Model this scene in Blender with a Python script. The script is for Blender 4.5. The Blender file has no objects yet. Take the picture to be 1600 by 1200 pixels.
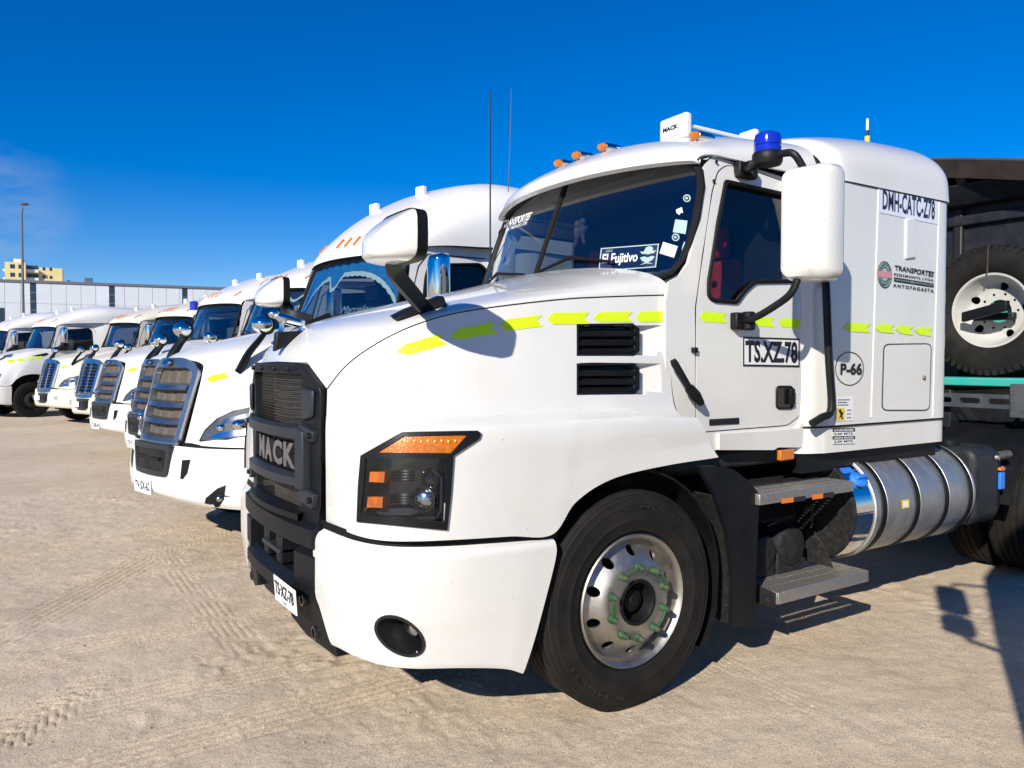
import bpy, bmesh, math, random
import numpy as np
from mathutils import Vector, Matrix
from mathutils.bvhtree import BVHTree
from mathutils.geometry import delaunay_2d_cdt

# ------------------------------------------------------------------ camera, sky, sun, exposure
scn = bpy.context.scene
COL = scn.collection
R_ = math.radians
CAM_H = 1.65
YAW = math.atan2(765, 1200)          # +Y (along the row) lies this far left of the view axis
PIT = math.atan2(35, 1200)
cam_d = bpy.data.cameras.new('camera')
cam_d.sensor_width = 36.0
cam_d.lens = 27.0
cam_d.clip_end = 3000
cam_d.clip_start = 0.05
cam = bpy.data.objects.new('camera', cam_d)
COL.objects.link(cam)
cam.location = (0, 0, CAM_H)
cam.rotation_euler = (math.pi / 2 - PIT, 0, -YAW)
scn.camera = cam

SUN_AZ = R_(31.0)                    # direction in which the light travels, measured from +X towards +Y
SUN_EL = R_(29.0)
world = bpy.data.worlds.new('World')
scn.world = world
world.use_nodes = True
wn = world.node_tree
for n in list(wn.nodes):
    wn.nodes.remove(n)
w_out = wn.nodes.new('ShaderNodeOutputWorld')
w_bg = wn.nodes.new('ShaderNodeBackground')
w_sky = wn.nodes.new('ShaderNodeTexSky')
w_sky.sky_type = 'NISHITA'
w_sky.sun_disc = False
w_sky.sun_elevation = SUN_EL
w_sky.sun_rotation = math.atan2(-math.cos(SUN_AZ), -math.sin(SUN_AZ))
w_sky.altitude = 50
w_sky.air_density = 1.0
w_sky.dust_density = 0.05
w_sky.ozone_density = 3.0
w_hsv = wn.nodes.new('ShaderNodeHueSaturation')
w_hsv.inputs['Saturation'].default_value = 1.6
w_hsv.inputs['Value'].default_value = 1.0
wn.links.new(w_sky.outputs[0], w_hsv.inputs['Color'])
w_mul = wn.nodes.new('ShaderNodeMix'); w_mul.data_type = 'RGBA'; w_mul.blend_type = 'MULTIPLY'; w_mul.inputs['Factor'].default_value = 1
w_mul.inputs[7].default_value = (0.80, 0.92, 1.30, 1)
wn.links.new(w_hsv.outputs[0], w_mul.inputs[6])
# a faint wisp of cloud low in the sky
w_tc = wn.nodes.new('ShaderNodeTexCoord')
w_dot = wn.nodes.new('ShaderNodeVectorMath'); w_dot.operation = 'DOT_PRODUCT'; w_dot.inputs[1].default_value = (-0.0125, 0.9866, 0.1627)
wn.links.new(w_tc.outputs['Generated'], w_dot.inputs[0])
w_mr = wn.nodes.new('ShaderNodeMapRange'); w_mr.interpolation_type = 'SMOOTHSTEP'
w_mr.inputs['From Min'].default_value = 0.9968; w_mr.inputs['From Max'].default_value = 0.9998
wn.links.new(w_dot.outputs['Value'], w_mr.inputs['Value'])
w_mp = wn.nodes.new('ShaderNodeMapping'); w_mp.inputs['Scale'].default_value = (9, 9, 26)
wn.links.new(w_tc.outputs['Generated'], w_mp.inputs['Vector'])
w_nz = wn.nodes.new('ShaderNodeTexNoise'); w_nz.inputs['Scale'].default_value = 2.0; w_nz.inputs['Detail'].default_value = 6
wn.links.new(w_mp.outputs[0], w_nz.inputs['Vector'])
w_ml = wn.nodes.new('ShaderNodeMath'); w_ml.operation = 'MULTIPLY'
w_nr = wn.nodes.new('ShaderNodeMapRange'); w_nr.inputs['From Min'].default_value = 0.35; w_nr.inputs['From Max'].default_value = 0.7; w_nr.inputs['To Max'].default_value = 0.24
wn.links.new(w_nz.outputs['Fac'], w_nr.inputs['Value'])
wn.links.new(w_mr.outputs[0], w_ml.inputs[0]); wn.links.new(w_nr.outputs[0], w_ml.inputs[1])
w_cl = wn.nodes.new('ShaderNodeMix'); w_cl.data_type = 'RGBA'; w_cl.inputs[7].default_value = (5.6, 6.2, 7.4, 1)
wn.links.new(w_ml.outputs[0], w_cl.inputs['Factor']); wn.links.new(w_mul.outputs[2], w_cl.inputs[6])
wn.links.new(w_cl.outputs[2], w_bg.inputs['Color'])
w_bg.inputs['Strength'].default_value = 0.08
wn.links.new(w_bg.outputs[0], w_out.inputs['Surface'])

sun_d = bpy.data.lights.new('sun', 'SUN')
sun_d.energy = 5.0
sun_d.angle = R_(0.53)
sun_d.color = (1.0, 0.935, 0.82)
sun = bpy.data.objects.new('sun', sun_d)
COL.objects.link(sun)
LDIR = Vector((math.cos(SUN_AZ) * math.cos(SUN_EL), math.sin(SUN_AZ) * math.cos(SUN_EL), -math.sin(SUN_EL)))
sun.rotation_euler = LDIR.to_track_quat('-Z', 'Y').to_euler()
sun.location = (-20, -10, 30)

scn.view_settings.view_transform = 'Standard'
scn.view_settings.look = 'None'
scn.view_settings.exposure = 0.25
scn.view_settings.gamma = 1.0
scn.view_settings.use_curve_mapping = False
scn.cycles.max_bounces = 8
scn.cycles.transparent_max_bounces = 12
scn.cycles.use_denoising = True

rng = random.Random(7)
nrg = np.random.RandomState(11)

# view geometry used to read outlines off the surfaces they belong to
_F = Vector((math.sin(YAW) * math.cos(PIT), math.cos(YAW) * math.cos(PIT), -math.sin(PIT)))
_Rt = Vector((math.cos(YAW), -math.sin(YAW), 0))
_U = Vector((math.sin(YAW) * math.sin(PIT), math.cos(YAW) * math.sin(PIT), math.cos(PIT)))
CAM = Vector((0, 0, CAM_H))
def ray(u, v):
    return _F + _Rt * ((u - 800) / 1200) - _U * ((v - 600) / 1200)
def oy(u, v, y):
    d = ray(u, v); return CAM + d * (y / d.y)
def ox(u, v, x):
    d = ray(u, v); return CAM + d * (x / d.x)
def oz(u, v, z=0.0):
    d = ray(u, v); return CAM + d * ((z - CAM_H) / d.z)

# ------------------------------------------------------------------ materials
MATS = {}
def mat(name, col, rough=0.5, metal=0.0, var=0.0, vscale=6.0, bump=0.0, bscale=60.0, coat=0.0, spec=0.5,
        dirt=None, dirt_amt=0.0, dirt_scale=2.0, rvar=0.0, bdist=0.004, speck=0.0):
    m = bpy.data.materials.new(name); m.use_nodes = True
    nt = m.node_tree; b = nt.nodes['Principled BSDF']
    b.inputs['Base Color'].default_value = (*col, 1)
    b.inputs['Roughness'].default_value = rough
    b.inputs['Metallic'].default_value = metal
    b.inputs['Specular IOR Level'].default_value = spec
    if coat:
        b.inputs['Coat Weight'].default_value = coat
        b.inputs['Coat Roughness'].default_value = 0.04
    tc = None
    if var or dirt or bump or rvar:
        tc = nt.nodes.new('ShaderNodeTexCoord')
    src = None
    if var:
        nz = nt.nodes.new('ShaderNodeTexNoise'); nz.inputs['Scale'].default_value = vscale
        nz.inputs['Detail'].default_value = 6
        nt.links.new(tc.outputs['Object'], nz.inputs['Vector'])
        rp = nt.nodes.new('ShaderNodeMapRange')
        rp.inputs['From Min'].default_value = 0.3; rp.inputs['From Max'].default_value = 0.7
        rp.inputs['To Min'].default_value = 1 - var; rp.inputs['To Max'].default_value = 1 + var
        nt.links.new(nz.outputs['Fac'], rp.inputs['Value'])
        mx = nt.nodes.new('ShaderNodeMix'); mx.data_type = 'RGBA'; mx.blend_type = 'MULTIPLY'
        mx.inputs['Factor'].default_value = 1
        mx.inputs[6].default_value = (*col, 1)
        nt.links.new(rp.outputs[0], mx.inputs[7])
        src = mx.outputs[2]
        nt.links.new(src, b.inputs['Base Color'])
    if dirt:
        nz = nt.nodes.new('ShaderNodeTexNoise'); nz.inputs['Scale'].default_value = dirt_scale
        nz.inputs['Detail'].default_value = 9; nz.inputs['Roughness'].default_value = 0.65
        nt.links.new(tc.outputs['Object'], nz.inputs['Vector'])
        rp = nt.nodes.new('ShaderNodeMapRange')
        rp.inputs['From Min'].default_value = 0.42; rp.inputs['From Max'].default_value = 0.72
        rp.inputs['To Min'].default_value = 0; rp.inputs['To Max'].default_value = dirt_amt
        nt.links.new(nz.outputs['Fac'], rp.inputs['Value'])
        mx = nt.nodes.new('ShaderNodeMix'); mx.data_type = 'RGBA'
        if src: nt.links.new(src, mx.inputs[6])
        else: mx.inputs[6].default_value = (*col, 1)
        mx.inputs[7].default_value = (*dirt, 1)
        nt.links.new(rp.outputs[0], mx.inputs['Factor'])
        nt.links.new(mx.outputs[2], b.inputs['Base Color'])
        ad = nt.nodes.new('ShaderNodeMath'); ad.operation = 'MULTIPLY_ADD'
        ad.inputs[1].default_value = 0.5; ad.inputs[2].default_value = rough
        nt.links.new(rp.outputs[0], ad.inputs[0])
        nt.links.new(ad.outputs[0], b.inputs['Roughness'])
    if speck:
        # small chips, bug marks and dust spots
        old = b.inputs['Base Color'].links[0].from_socket
        sv = nt.nodes.new('ShaderNodeTexVoronoi'); sv.inputs['Scale'].default_value = 26; sv.inputs['Randomness'].default_value = 1
        nt.links.new(tc.outputs['Object'], sv.inputs['Vector'])
        sc_n = nt.nodes.new('ShaderNodeSeparateColor'); nt.links.new(sv.outputs['Color'], sc_n.inputs[0])
        th = nt.nodes.new('ShaderNodeMapRange'); th.inputs['From Min'].default_value = 0.75; th.inputs['From Max'].default_value = 1.0; th.inputs['To Max'].default_value = 0.11
        nt.links.new(sc_n.outputs[0], th.inputs['Value'])
        lt_ = nt.nodes.new('ShaderNodeMath'); lt_.operation = 'LESS_THAN'
        nt.links.new(sv.outputs['Distance'], lt_.inputs[0]); nt.links.new(th.outputs[0], lt_.inputs[1])
        am = nt.nodes.new('ShaderNodeMath'); am.operation = 'MULTIPLY'; am.inputs[1].default_value = speck
        nt.links.new(lt_.outputs[0], am.inputs[0])
        sm_ = nt.nodes.new('ShaderNodeMix'); sm_.data_type = 'RGBA'; sm_.inputs[7].default_value = (0.22, 0.18, 0.13, 1)
        nt.links.new(old, sm_.inputs[6]); nt.links.new(am.outputs[0], sm_.inputs['Factor'])
        nt.links.new(sm_.outputs[2], b.inputs['Base Color'])
    if rvar and not dirt:
        nz = nt.nodes.new('ShaderNodeTexNoise'); nz.inputs['Scale'].default_value = 5
        nz.inputs['Detail'].default_value = 8
        nt.links.new(tc.outputs['Object'], nz.inputs['Vector'])
        rp = nt.nodes.new('ShaderNodeMapRange')
        rp.inputs['From Min'].default_value = 0.3; rp.inputs['From Max'].default_value = 0.7
        rp.inputs['To Min'].default_value = rough - rvar; rp.inputs['To Max'].default_value = rough + rvar
        nt.links.new(nz.outputs['Fac'], rp.inputs['Value'])
        nt.links.new(rp.outputs[0], b.inputs['Roughness'])
    if bump:
        nz = nt.nodes.new('ShaderNodeTexNoise'); nz.inputs['Scale'].default_value = bscale
        nz.inputs['Detail'].default_value = 4
        nt.links.new(tc.outputs['Object'], nz.inputs['Vector'])
        bp = nt.nodes.new('ShaderNodeBump'); bp.inputs['Strength'].default_value = bump
        bp.inputs['Distance'].default_value = bdist
        nt.links.new(nz.outputs['Fac'], bp.inputs['Height'])
        nt.links.new(bp.outputs[0], b.inputs['Normal'])
    MATS[name] = m
    return m

def glass_mat(name, tint, refl=1.0, rough=0.0, ior=1.5):
    m = bpy.data.materials.new(name); m.use_nodes = True
    nt = m.node_tree
    for n in list(nt.nodes): nt.nodes.remove(n)
    out = nt.nodes.new('ShaderNodeOutputMaterial')
    tr = nt.nodes.new('ShaderNodeBsdfTransparent'); tr.inputs['Color'].default_value = (*tint, 1)
    gl = nt.nodes.new('ShaderNodeBsdfGlossy'); gl.inputs['Roughness'].default_value = rough
    gl.inputs['Color'].default_value = (1, 1, 1, 1)
    fr = nt.nodes.new('ShaderNodeLayerWeight'); fr.inputs['Blend'].default_value = 0.5
    pw = nt.nodes.new('ShaderNodeMath'); pw.operation = 'POWER'; pw.inputs[1].default_value = 4.0
    ml = nt.nodes.new('ShaderNodeMath'); ml.operation = 'MULTIPLY_ADD'; ml.inputs[1].default_value = 0.93 * min(refl, 1.05); ml.inputs[2].default_value = 0.045 * refl
    ml.use_clamp = True
    nt.links.new(fr.outputs['Facing'], pw.inputs[0])
    mx = nt.nodes.new('ShaderNodeMixShader')
    nt.links.new(pw.outputs[0], ml.inputs[0]); nt.links.new(ml.outputs[0], mx.inputs[0])
    nt.links.new(tr.outputs[0], mx.inputs[1]); nt.links.new(gl.outputs[0], mx.inputs[2])
    nt.links.new(mx.outputs[0], out.inputs['Surface'])
    MATS[name] = m
    return m

mat('paint', (0.73, 0.725, 0.69), 0.26, coat=0.8, dirt=(0.58, 0.53, 0.44), dirt_amt=0.26, dirt_scale=2.0, speck=0.5, bump=0.04, bscale=2.2, bdist=0.01)
mat('paint2', (0.74, 0.73, 0.70), 0.34, coat=0.4, dirt=(0.60, 0.55, 0.46), dirt_amt=0.22, dirt_scale=1.3)
mat('cream', (0.68, 0.64, 0.54), 0.38, coat=0.3, dirt=(0.55, 0.5, 0.4), dirt_amt=0.3, dirt_scale=1.3)
mat('black', (0.0050, 0.0058, 0.0075), 0.50, spec=0.28, var=0.3, vscale=9, dirt=(0.10, 0.095, 0.085), dirt_amt=0.04, dirt_scale=3.0, bump=0.15, bscale=500, bdist=0.0006)
mat('blackgloss', (0.008, 0.009, 0.011), 0.15, coat=0.5)
mat('rubber', (0.006, 0.006, 0.007), 0.6, spec=0.25)
mat('tankblack', (0.012, 0.015, 0.020), 0.5, spec=0.35, dirt=(0.10, 0.09, 0.075), dirt_amt=0.15, dirt_scale=8)
mat('ledamber', (0.95, 0.55, 0.10), 0.2, coat=1.0)
mat('grey', (0.022, 0.026, 0.033), 0.45, spec=0.35, var=0.1, vscale=8, bump=0.12, bscale=400, bdist=0.0006)
mat('tyre', (0.0085, 0.008, 0.0075), 0.75, spec=0.25, var=0.25, vscale=14, dirt=(0.13, 0.11, 0.085), dirt_amt=0.08, dirt_scale=5.0, bump=0.2, bscale=120, bdist=0.002)
mat('alu', (0.46, 0.44, 0.41), 0.43, metal=1.0, var=0.12, vscale=10, dirt=(0.34, 0.29, 0.22), dirt_amt=0.35, dirt_scale=22.0, bump=0.1, bscale=50, bdist=0.001)
mat('tankalu', (0.56, 0.55, 0.53), 0.48, metal=0.9, var=0.10, vscale=9, dirt=(0.30, 0.26, 0.2), dirt_amt=0.4, dirt_scale=14.0)
mat('step', (0.52, 0.50, 0.46), 0.42, metal=0.85, var=0.12, vscale=40, dirt=(0.34, 0.29, 0.22), dirt_amt=0.45, dirt_scale=38.0)
mat('chrome', (0.78, 0.79, 0.80), 0.05, metal=1.0)
mat('chromedull', (0.60, 0.61, 0.62), 0.16, metal=1.0, rvar=0.05)
mat('amber', (0.58, 0.16, 0.008), 0.18, coat=0.8, var=0.25, vscale=60, bump=0.5, bscale=140, bdist=0.004)
mat('amberdark', (0.50, 0.11, 0.008), 0.25, coat=0.6)
mat('bluelens', (0.010, 0.022, 0.42), 0.12, coat=1.0)
mat('bluecap', (0.03, 0.20, 0.72), 0.4)
mat('lime', (0.66, 0.95, 0.008), 0.42, var=0.05, vscale=30, bump=0.15, bscale=300, bdist=0.0006)
mat('ink', (0.010, 0.010, 0.012), 0.5)
mat('inkblue', (0.012, 0.018, 0.075), 0.5)
mat('sticker', (0.80, 0.80, 0.79), 0.5)
mat('stickerblue', (0.70, 0.75, 0.84), 0.5)
mat('paper', (0.55, 0.53, 0.54), 0.7)
mat('mint', (0.34, 0.46, 0.46), 0.6)
mat('pinkish', (0.60, 0.26, 0.30), 0.6)
mat('yellow', (0.75, 0.58, 0.06), 0.5)
mat('orange', (0.80, 0.20, 0.02), 0.5)
mat('green', (0.018, 0.070, 0.028), 0.5, dirt=(0.2, 0.18, 0.12), dirt_amt=0.3, dirt_scale=30)
mat('bolt', (0.22, 0.19, 0.15), 0.5, metal=0.8, var=0.3, vscale=40)
mat('frame', (0.010, 0.010, 0.011), 0.6, dirt=(0.12, 0.10, 0.08), dirt_amt=0.25, dirt_scale=6)
mat('dusty', (0.012, 0.012, 0.013), 0.6, spec=0.3, dirt=(0.17, 0.155, 0.135), dirt_amt=0.13, dirt_scale=30)
mat('chromeold', (0.58, 0.59, 0.60), 0.22, metal=1.0, rvar=0.05)
mat('radiator', (0.028, 0.024, 0.02), 0.6, var=0.4, vscale=50)
mat('wire', (0.055, 0.052, 0.05), 0.5, metal=0.5)
mat('brown', (0.085, 0.068, 0.050), 0.6, var=0.15, vscale=20)
mat('teal', (0.02, 0.42, 0.36), 0.5, dirt=(0.2, 0.2, 0.15), dirt_amt=0.3, dirt_scale=6)
mat('steelgrey', (0.045, 0.058, 0.075), 0.5, dirt=(0.2, 0.17, 0.13), dirt_amt=0.3, dirt_scale=5)
mat('dumpblack', (0.006, 0.008, 0.012), 0.5, var=0.4, vscale=3, dirt=(0.05, 0.045, 0.04), dirt_amt=0.25, dirt_scale=6.0)
mat('rust', (0.050, 0.034, 0.026), 0.8, var=0.5, vscale=6, dirt=(0.14, 0.11, 0.09), dirt_amt=0.4, dirt_scale=4)
mat('whiterim', (0.52, 0.52, 0.50), 0.45, dirt=(0.35, 0.3, 0.22), dirt_amt=0.4, dirt_scale=5)
mat('cabdark', (0.020, 0.022, 0.026), 0.7)
mat('cabgrey', (0.10, 0.11, 0.12), 0.7)
mat('seatred', (0.50, 0.02, 0.016), 0.8)
mat('curtain', (0.015, 0.20, 0.50), 0.8, var=0.2, vscale=20)
mat('fringe', (0.62, 0.72, 0.70), 0.8)
mat('plush', (0.13, 0.075, 0.07), 0.9, var=0.3, vscale=30)
mat('plushgrey', (0.06, 0.08, 0.10), 0.9, var=0.3, vscale=30)
glass_mat('glass', (0.58, 0.66, 0.68), 3.4)
glass_mat('glassdark', (0.42, 0.45, 0.47), 1.2)
mat('chromegrille', (0.40, 0.41, 0.42), 0.34, metal=1.0, rvar=0.05)
glass_mat('glassclear', (0.86, 0.88, 0.9), 1.0)
glass_mat('glasslens', (0.75, 0.78, 0.82), 1.4)

# ------------------------------------------------------------------ mesh helpers
def catmull(P, n):
    """n samples per span through the points P (any dimension)"""
    P = np.asarray(P, float); out = []
    N = len(P)
    for i in range(N - 1):
        p1, p2 = P[i], P[i + 1]
        p0 = P[i - 1] if i else 2 * p1 - p2
        p3 = P[i + 2] if i + 2 < N else 2 * p2 - p1
        for k in range(n):
            t = k / n
            out.append(0.5 * (2 * p1 + (p2 - p0) * t + (2 * p0 - 5 * p1 + 4 * p2 - p3) * t * t + (3 * p1 - p0 - 3 * p2 + p3) * t ** 3))
    out.append(P[-1])
    return np.array(out)

def loft(rows, nu, nv):
    """rows[i][j] control points -> dense grid of points (catmull both ways)"""
    rows = np.asarray(rows, float)
    a = np.array([catmull(r, nv) for r in rows])
    b = np.array([catmull(a[:, j], nu) for j in range(a.shape[1])])
    return b.transpose(1, 0, 2)

class MB:
    def __init__(s):
        s.v = []; s.f = []
    def add(s, vs, fs):
        o = len(s.v)
        s.v.extend([tuple(float(c) for c in p) for p in vs])
        s.f.extend([tuple(i + o for i in q) for q in fs])
        return s
    def grid(s, g, cu=False, cv=False, skip=None, flip=False):
        n, m = len(g), len(g[0]); o = len(s.v)
        for r in g:
            s.v.extend([tuple(float(c) for c in p) for p in r])
        for i in range(n if cu else n - 1):
            for j in range(m if cv else m - 1):
                q = (o + i * m + j, o + ((i + 1) % n) * m + j, o + ((i + 1) % n) * m + (j + 1) % m, o + i * m + (j + 1) % m)
                if skip:
                    c = [sum(s.v[k][a] for k in q) / 4 for a in range(3)]
                    if skip(c): continue
                s.f.append(q[::-1] if flip else q)
        return s
    def box(s, x0, x1, y0, y1, z0, z1):
        v = [(x, y, z) for x in (x0, x1) for y in (y0, y1) for z in (z0, z1)]
        return s.add(v, [(0, 1, 3, 2), (4, 6, 7, 5), (0, 4, 5, 1), (2, 3, 7, 6), (0, 2, 6, 4), (1, 5, 7, 3)])
    def hexa(s, p):
        """eight corners: 0-3 one face loop, 4-7 the opposite loop"""
        return s.add(p, [(0, 3, 2, 1), (4, 5, 6, 7), (0, 1, 5, 4), (1, 2, 6, 5), (2, 3, 7, 6), (3, 0, 4, 7)])
    def prism(s, poly, vec):
        vec = Vector(vec); n = len(poly)
        v = [Vector(p) for p in poly] + [Vector(p) + vec for p in poly]
        return s.add(v, [tuple(range(n))[::-1], tuple(range(n, 2 * n))] + [(i, (i + 1) % n, n + (i + 1) % n, n + i) for i in range(n)])
    def tube(s, path, r, n=10, cap=True, flat=1.0):
        path = [Vector(p) for p in path]; N = len(path)
        rs = r if isinstance(r, (list, tuple)) else [r] * N
        rings = []; up = None
        for i, p in enumerate(path):
            d = (path[min(i + 1, N - 1)] - path[max(i - 1, 0)]).normalized()
            if up is None:
                up = d.orthogonal().normalized()
            up = (up - d * up.dot(d)).normalized()
            w = d.cross(up)
            rings.append([p + (up * math.cos(2 * math.pi * k / n) + w * math.sin(2 * math.pi * k / n) * flat) * rs[i] for k in range(n)])
        o = len(s.v)
        s.grid(rings, cv=True)
        if cap:
            s.f.append(tuple(range(o, o + n))[::-1] if False else tuple(range(o, o + n)))
            s.f.append(tuple(range(o + (N - 1) * n, o + N * n))[::-1])
        return s
    def lathe(s, prof, c, axis, n=32, a0=0.0, a1=2 * math.pi):
        """prof: (radius, along axis)"""
        c = Vector(c); ax = Vector(axis).normalized()
        e1 = ax.orthogonal().normalized()
        if abs(ax.z) < 0.9:
            e1 = (Vector((0, 0, 1)) - ax * ax.z).normalized()
        e2 = ax.cross(e1)
        full = abs(a1 - a0 - 2 * math.pi) < 1e-6
        rows = []
        for k in range(n if full else n + 1):
            a = a0 + (a1 - a0) * k / n
            rows.append([c + ax * h + (e1 * math.cos(a) + e2 * math.sin(a)) * r for r, h in prof])
        return s.grid(rows, cu=full)
    def cyl(s, a, b, r, n=16, r2=None):
        a, b = Vector(a), Vector(b); L = (b - a).length
        r2 = r if r2 is None else r2
        return s.lathe([(0.0001, 0), (r, 0), (r2, L), (0.0001, L)], a, b - a, n)
    def ball(s, c, r, n=12, sc=(1, 1, 1)):
        c = Vector(c); rows = []
        for i in range(n + 1):
            t = math.pi * i / n
            rows.append([(c.x + r * sc[0] * math.sin(t) * math.cos(p), c.y + r * sc[1] * math.sin(t) * math.sin(p), c.z + r * sc[2] * math.cos(t))
                         for p in [2 * math.pi * k / (2 * n) for k in range(2 * n)]])
        return s.grid(rows, cv=True)
    def sheet(s, outline, holes, fn, res=0.0):
        """constrained triangulation of a 2-D outline with holes, mapped to 3-D by fn(x, y)"""
        def dens(poly):
            if not res: return [tuple(p) for p in poly]
            o = []
            for i, p in enumerate(poly):
                q = poly[(i + 1) % len(poly)]
                k = max(1, int(math.hypot(q[0] - p[0], q[1] - p[1]) / res))
                o += [(p[0] + (q[0] - p[0]) * t / k, p[1] + (q[1] - p[1]) * t / k) for t in range(k)]
            return o
        out = dens(outline); hs = [dens(h) for h in holes]
        pts = [Vector(p) for p in out]; edges = [(i, (i + 1) % len(out)) for i in range(len(out))]
        for h in hs:
            o = len(pts); pts += [Vector(p) for p in h]
            edges += [(o + i, o + (i + 1) % len(h)) for i in range(len(h))]
        if res:
            xs = [p[0] for p in out]; ys = [p[1] for p in out]
            k = 0; y = min(ys) + res * 0.6
            while y < max(ys):
                x = min(xs) + res * (0.6 if k % 2 else 1.1)
                while x < max(xs):
                    if inside((x, y), out) and not any(inside((x, y), h) for h in hs) and \
                       all(edist((x, y), q) > res * 0.35 for q in [out] + hs):
                        pts.append(Vector((x, y)))
                    x += res
                y += res * 0.87; k += 1
        vs, _, fs, _, _, _ = delaunay_2d_cdt(pts, edges, [], 0, 1e-7)
        keep = []
        for f in fs:
            c = sum((vs[i] for i in f), Vector((0, 0))) / len(f)
            if inside(c, out) and not any(inside(c, h) for h in hs):
                keep.append(tuple(f))
        used = sorted({i for f in keep for i in f}); mp = {o: k for k, o in enumerate(used)}
        return s.add([fn(vs[i].x, vs[i].y) for i in used], [tuple(mp[i] for i in f) for f in keep])
    def strip(s, poly3, vec):
        """open wall swept from a closed 3-D loop along vec(list or one vector)"""
        n = len(poly3)
        vv = vec if isinstance(vec, list) else [vec] * n
        a = [Vector(p) for p in poly3]; b = [p + Vector(w) for p, w in zip(a, vv)]
        return s.add(a + b, [(i, (i + 1) % n, n + (i + 1) % n, n + i) for i in range(n)])
    def build(s, name, m, parent=None, smooth=35, bev=0.0, solid=0.0, seg=2, off=None, solid_off=-1.0, flipn=False):
        me = bpy.data.meshes.new(name)
        o3 = off if off is not None else (root_origin(parent) if parent is not None else Vector((0, 0, 0)))
        vv = np.array(s.v, dtype=float) - np.array(o3, dtype=float)
        me.from_pydata(vv.tolist(), [], s.f)
        me.validate()
        if smooth:
            me.shade_smooth()
            me.set_sharp_from_angle(angle=R_(smooth))
        if solid and smooth:
            bm = bmesh.new(); bm.from_mesh(me)
            bmesh.ops.recalc_face_normals(bm, faces=bm.faces)
            ref = Vector((0.9, 0, 1.2)) if parent is not None else Vector((0, 0, 0))
            if sum(f.normal.dot(f.calc_center_median() - ref) * f.calc_area() for f in bm.faces) * (-1 if flipn else 1) < 0:
                bmesh.ops.reverse_faces(bm, faces=bm.faces)
            for e in bm.edges:
                if len(e.link_faces) < 2: e.smooth = False
            bm.to_mesh(me); bm.free()
        me.materials.append(MATS[m] if isinstance(m, str) else m)
        o = bpy.data.objects.new(name, me)
        COL.objects.link(o)
        if parent is not None: o.parent = parent
        if solid:
            md = o.modifiers.new('solid', 'SOLIDIFY'); md.thickness = solid; md.offset = solid_off
        if bev:
            md = o.modifiers.new('bevel', 'BEVEL'); md.width = bev; md.segments = seg; md.limit_method = 'ANGLE'
            md.angle_limit = R_(40); md.use_clamp_overlap = True
        return o

def inside(p, poly):
    x, y = p[0], p[1]; c = False; n = len(poly); j = n - 1
    for i in range(n):
        xi, yi = poly[i][0], poly[i][1]; xj, yj = poly[j][0], poly[j][1]
        if (yi > y) != (yj > y) and x < (xj - xi) * (y - yi) / (yj - yi) + xi: c = not c
        j = i
    return c
def edist(p, poly):
    best = 1e9; n = len(poly)
    for i in range(n):
        a, b = poly[i], poly[(i + 1) % n]
        dx, dy = b[0] - a[0], b[1] - a[1]; L = dx * dx + dy * dy or 1e-12
        t = max(0, min(1, ((p[0] - a[0]) * dx + (p[1] - a[1]) * dy) / L))
        best = min(best, math.hypot(p[0] - a[0] - t * dx, p[1] - a[1] - t * dy))
    return best
def shrink(poly, k):
    cx = sum(p[0] for p in poly) / len(poly); cy = sum(p[1] for p in poly) / len(poly)
    return [(cx + (p[0] - cx) * k, cy + (p[1] - cy) * k) for p in poly]
def inset(poly, d):
    """move every edge of a polygon inwards by d"""
    n = len(poly); A = sum(poly[i][0] * poly[(i + 1) % n][1] - poly[(i + 1) % n][0] * poly[i][1] for i in range(n))
    sgn = 1 if A > 0 else -1; out = []
    for i in range(n):
        p0, p1, p2 = Vector(poly[i - 1]), Vector(poly[i]), Vector(poly[(i + 1) % n])
        e1 = (p1 - p0).normalized(); e2 = (p2 - p1).normalized()
        n1 = Vector((-e1.y, e1.x)) * sgn; n2 = Vector((-e2.y, e2.x)) * sgn
        b = (n1 + n2); b = b / max(0.3, b.dot(n1)) if b.length > 1e-6 else n1
        out.append((p1.x + b.x * d, p1.y + b.y * d))
    return out
def rrect(x0, x1, y0, y1, r, n=5):
    o = []
    for cx, cy, a in ((x1 - r, y1 - r, 0), (x0 + r, y1 - r, 90), (x0 + r, y0 + r, 180), (x1 - r, y0 + r, 270)):
        o += [(cx + r * math.cos(R_(a + 90 * k / n)), cy + r * math.sin(R_(a + 90 * k / n))) for k in range(n + 1)]
    return o
def circ(cx, cy, r, n=24, ry=None):
    ry = ry or r
    return [(cx + r * math.cos(2 * math.pi * k / n), cy + ry * math.sin(2 * math.pi * k / n)) for k in range(n)]
def rnd(poly, r, n=4):
    """round the corners of a polygon"""
    o = []; N = len(poly)
    for i in range(N):
        a, b, c = Vector(poly[i - 1][:2]), Vector(poly[i][:2]), Vector(poly[(i + 1) % N][:2])
        d1 = (a - b); d2 = (c - b); k = min(r, d1.length * 0.45, d2.length * 0.45)
        p, q = b + d1.normalized() * k, b + d2.normalized() * k
        for t in range(n + 1):
            u = t / n
            o.append(tuple(p * (1 - u) ** 2 + b * 2 * u * (1 - u) + q * u * u))
    return o

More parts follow.
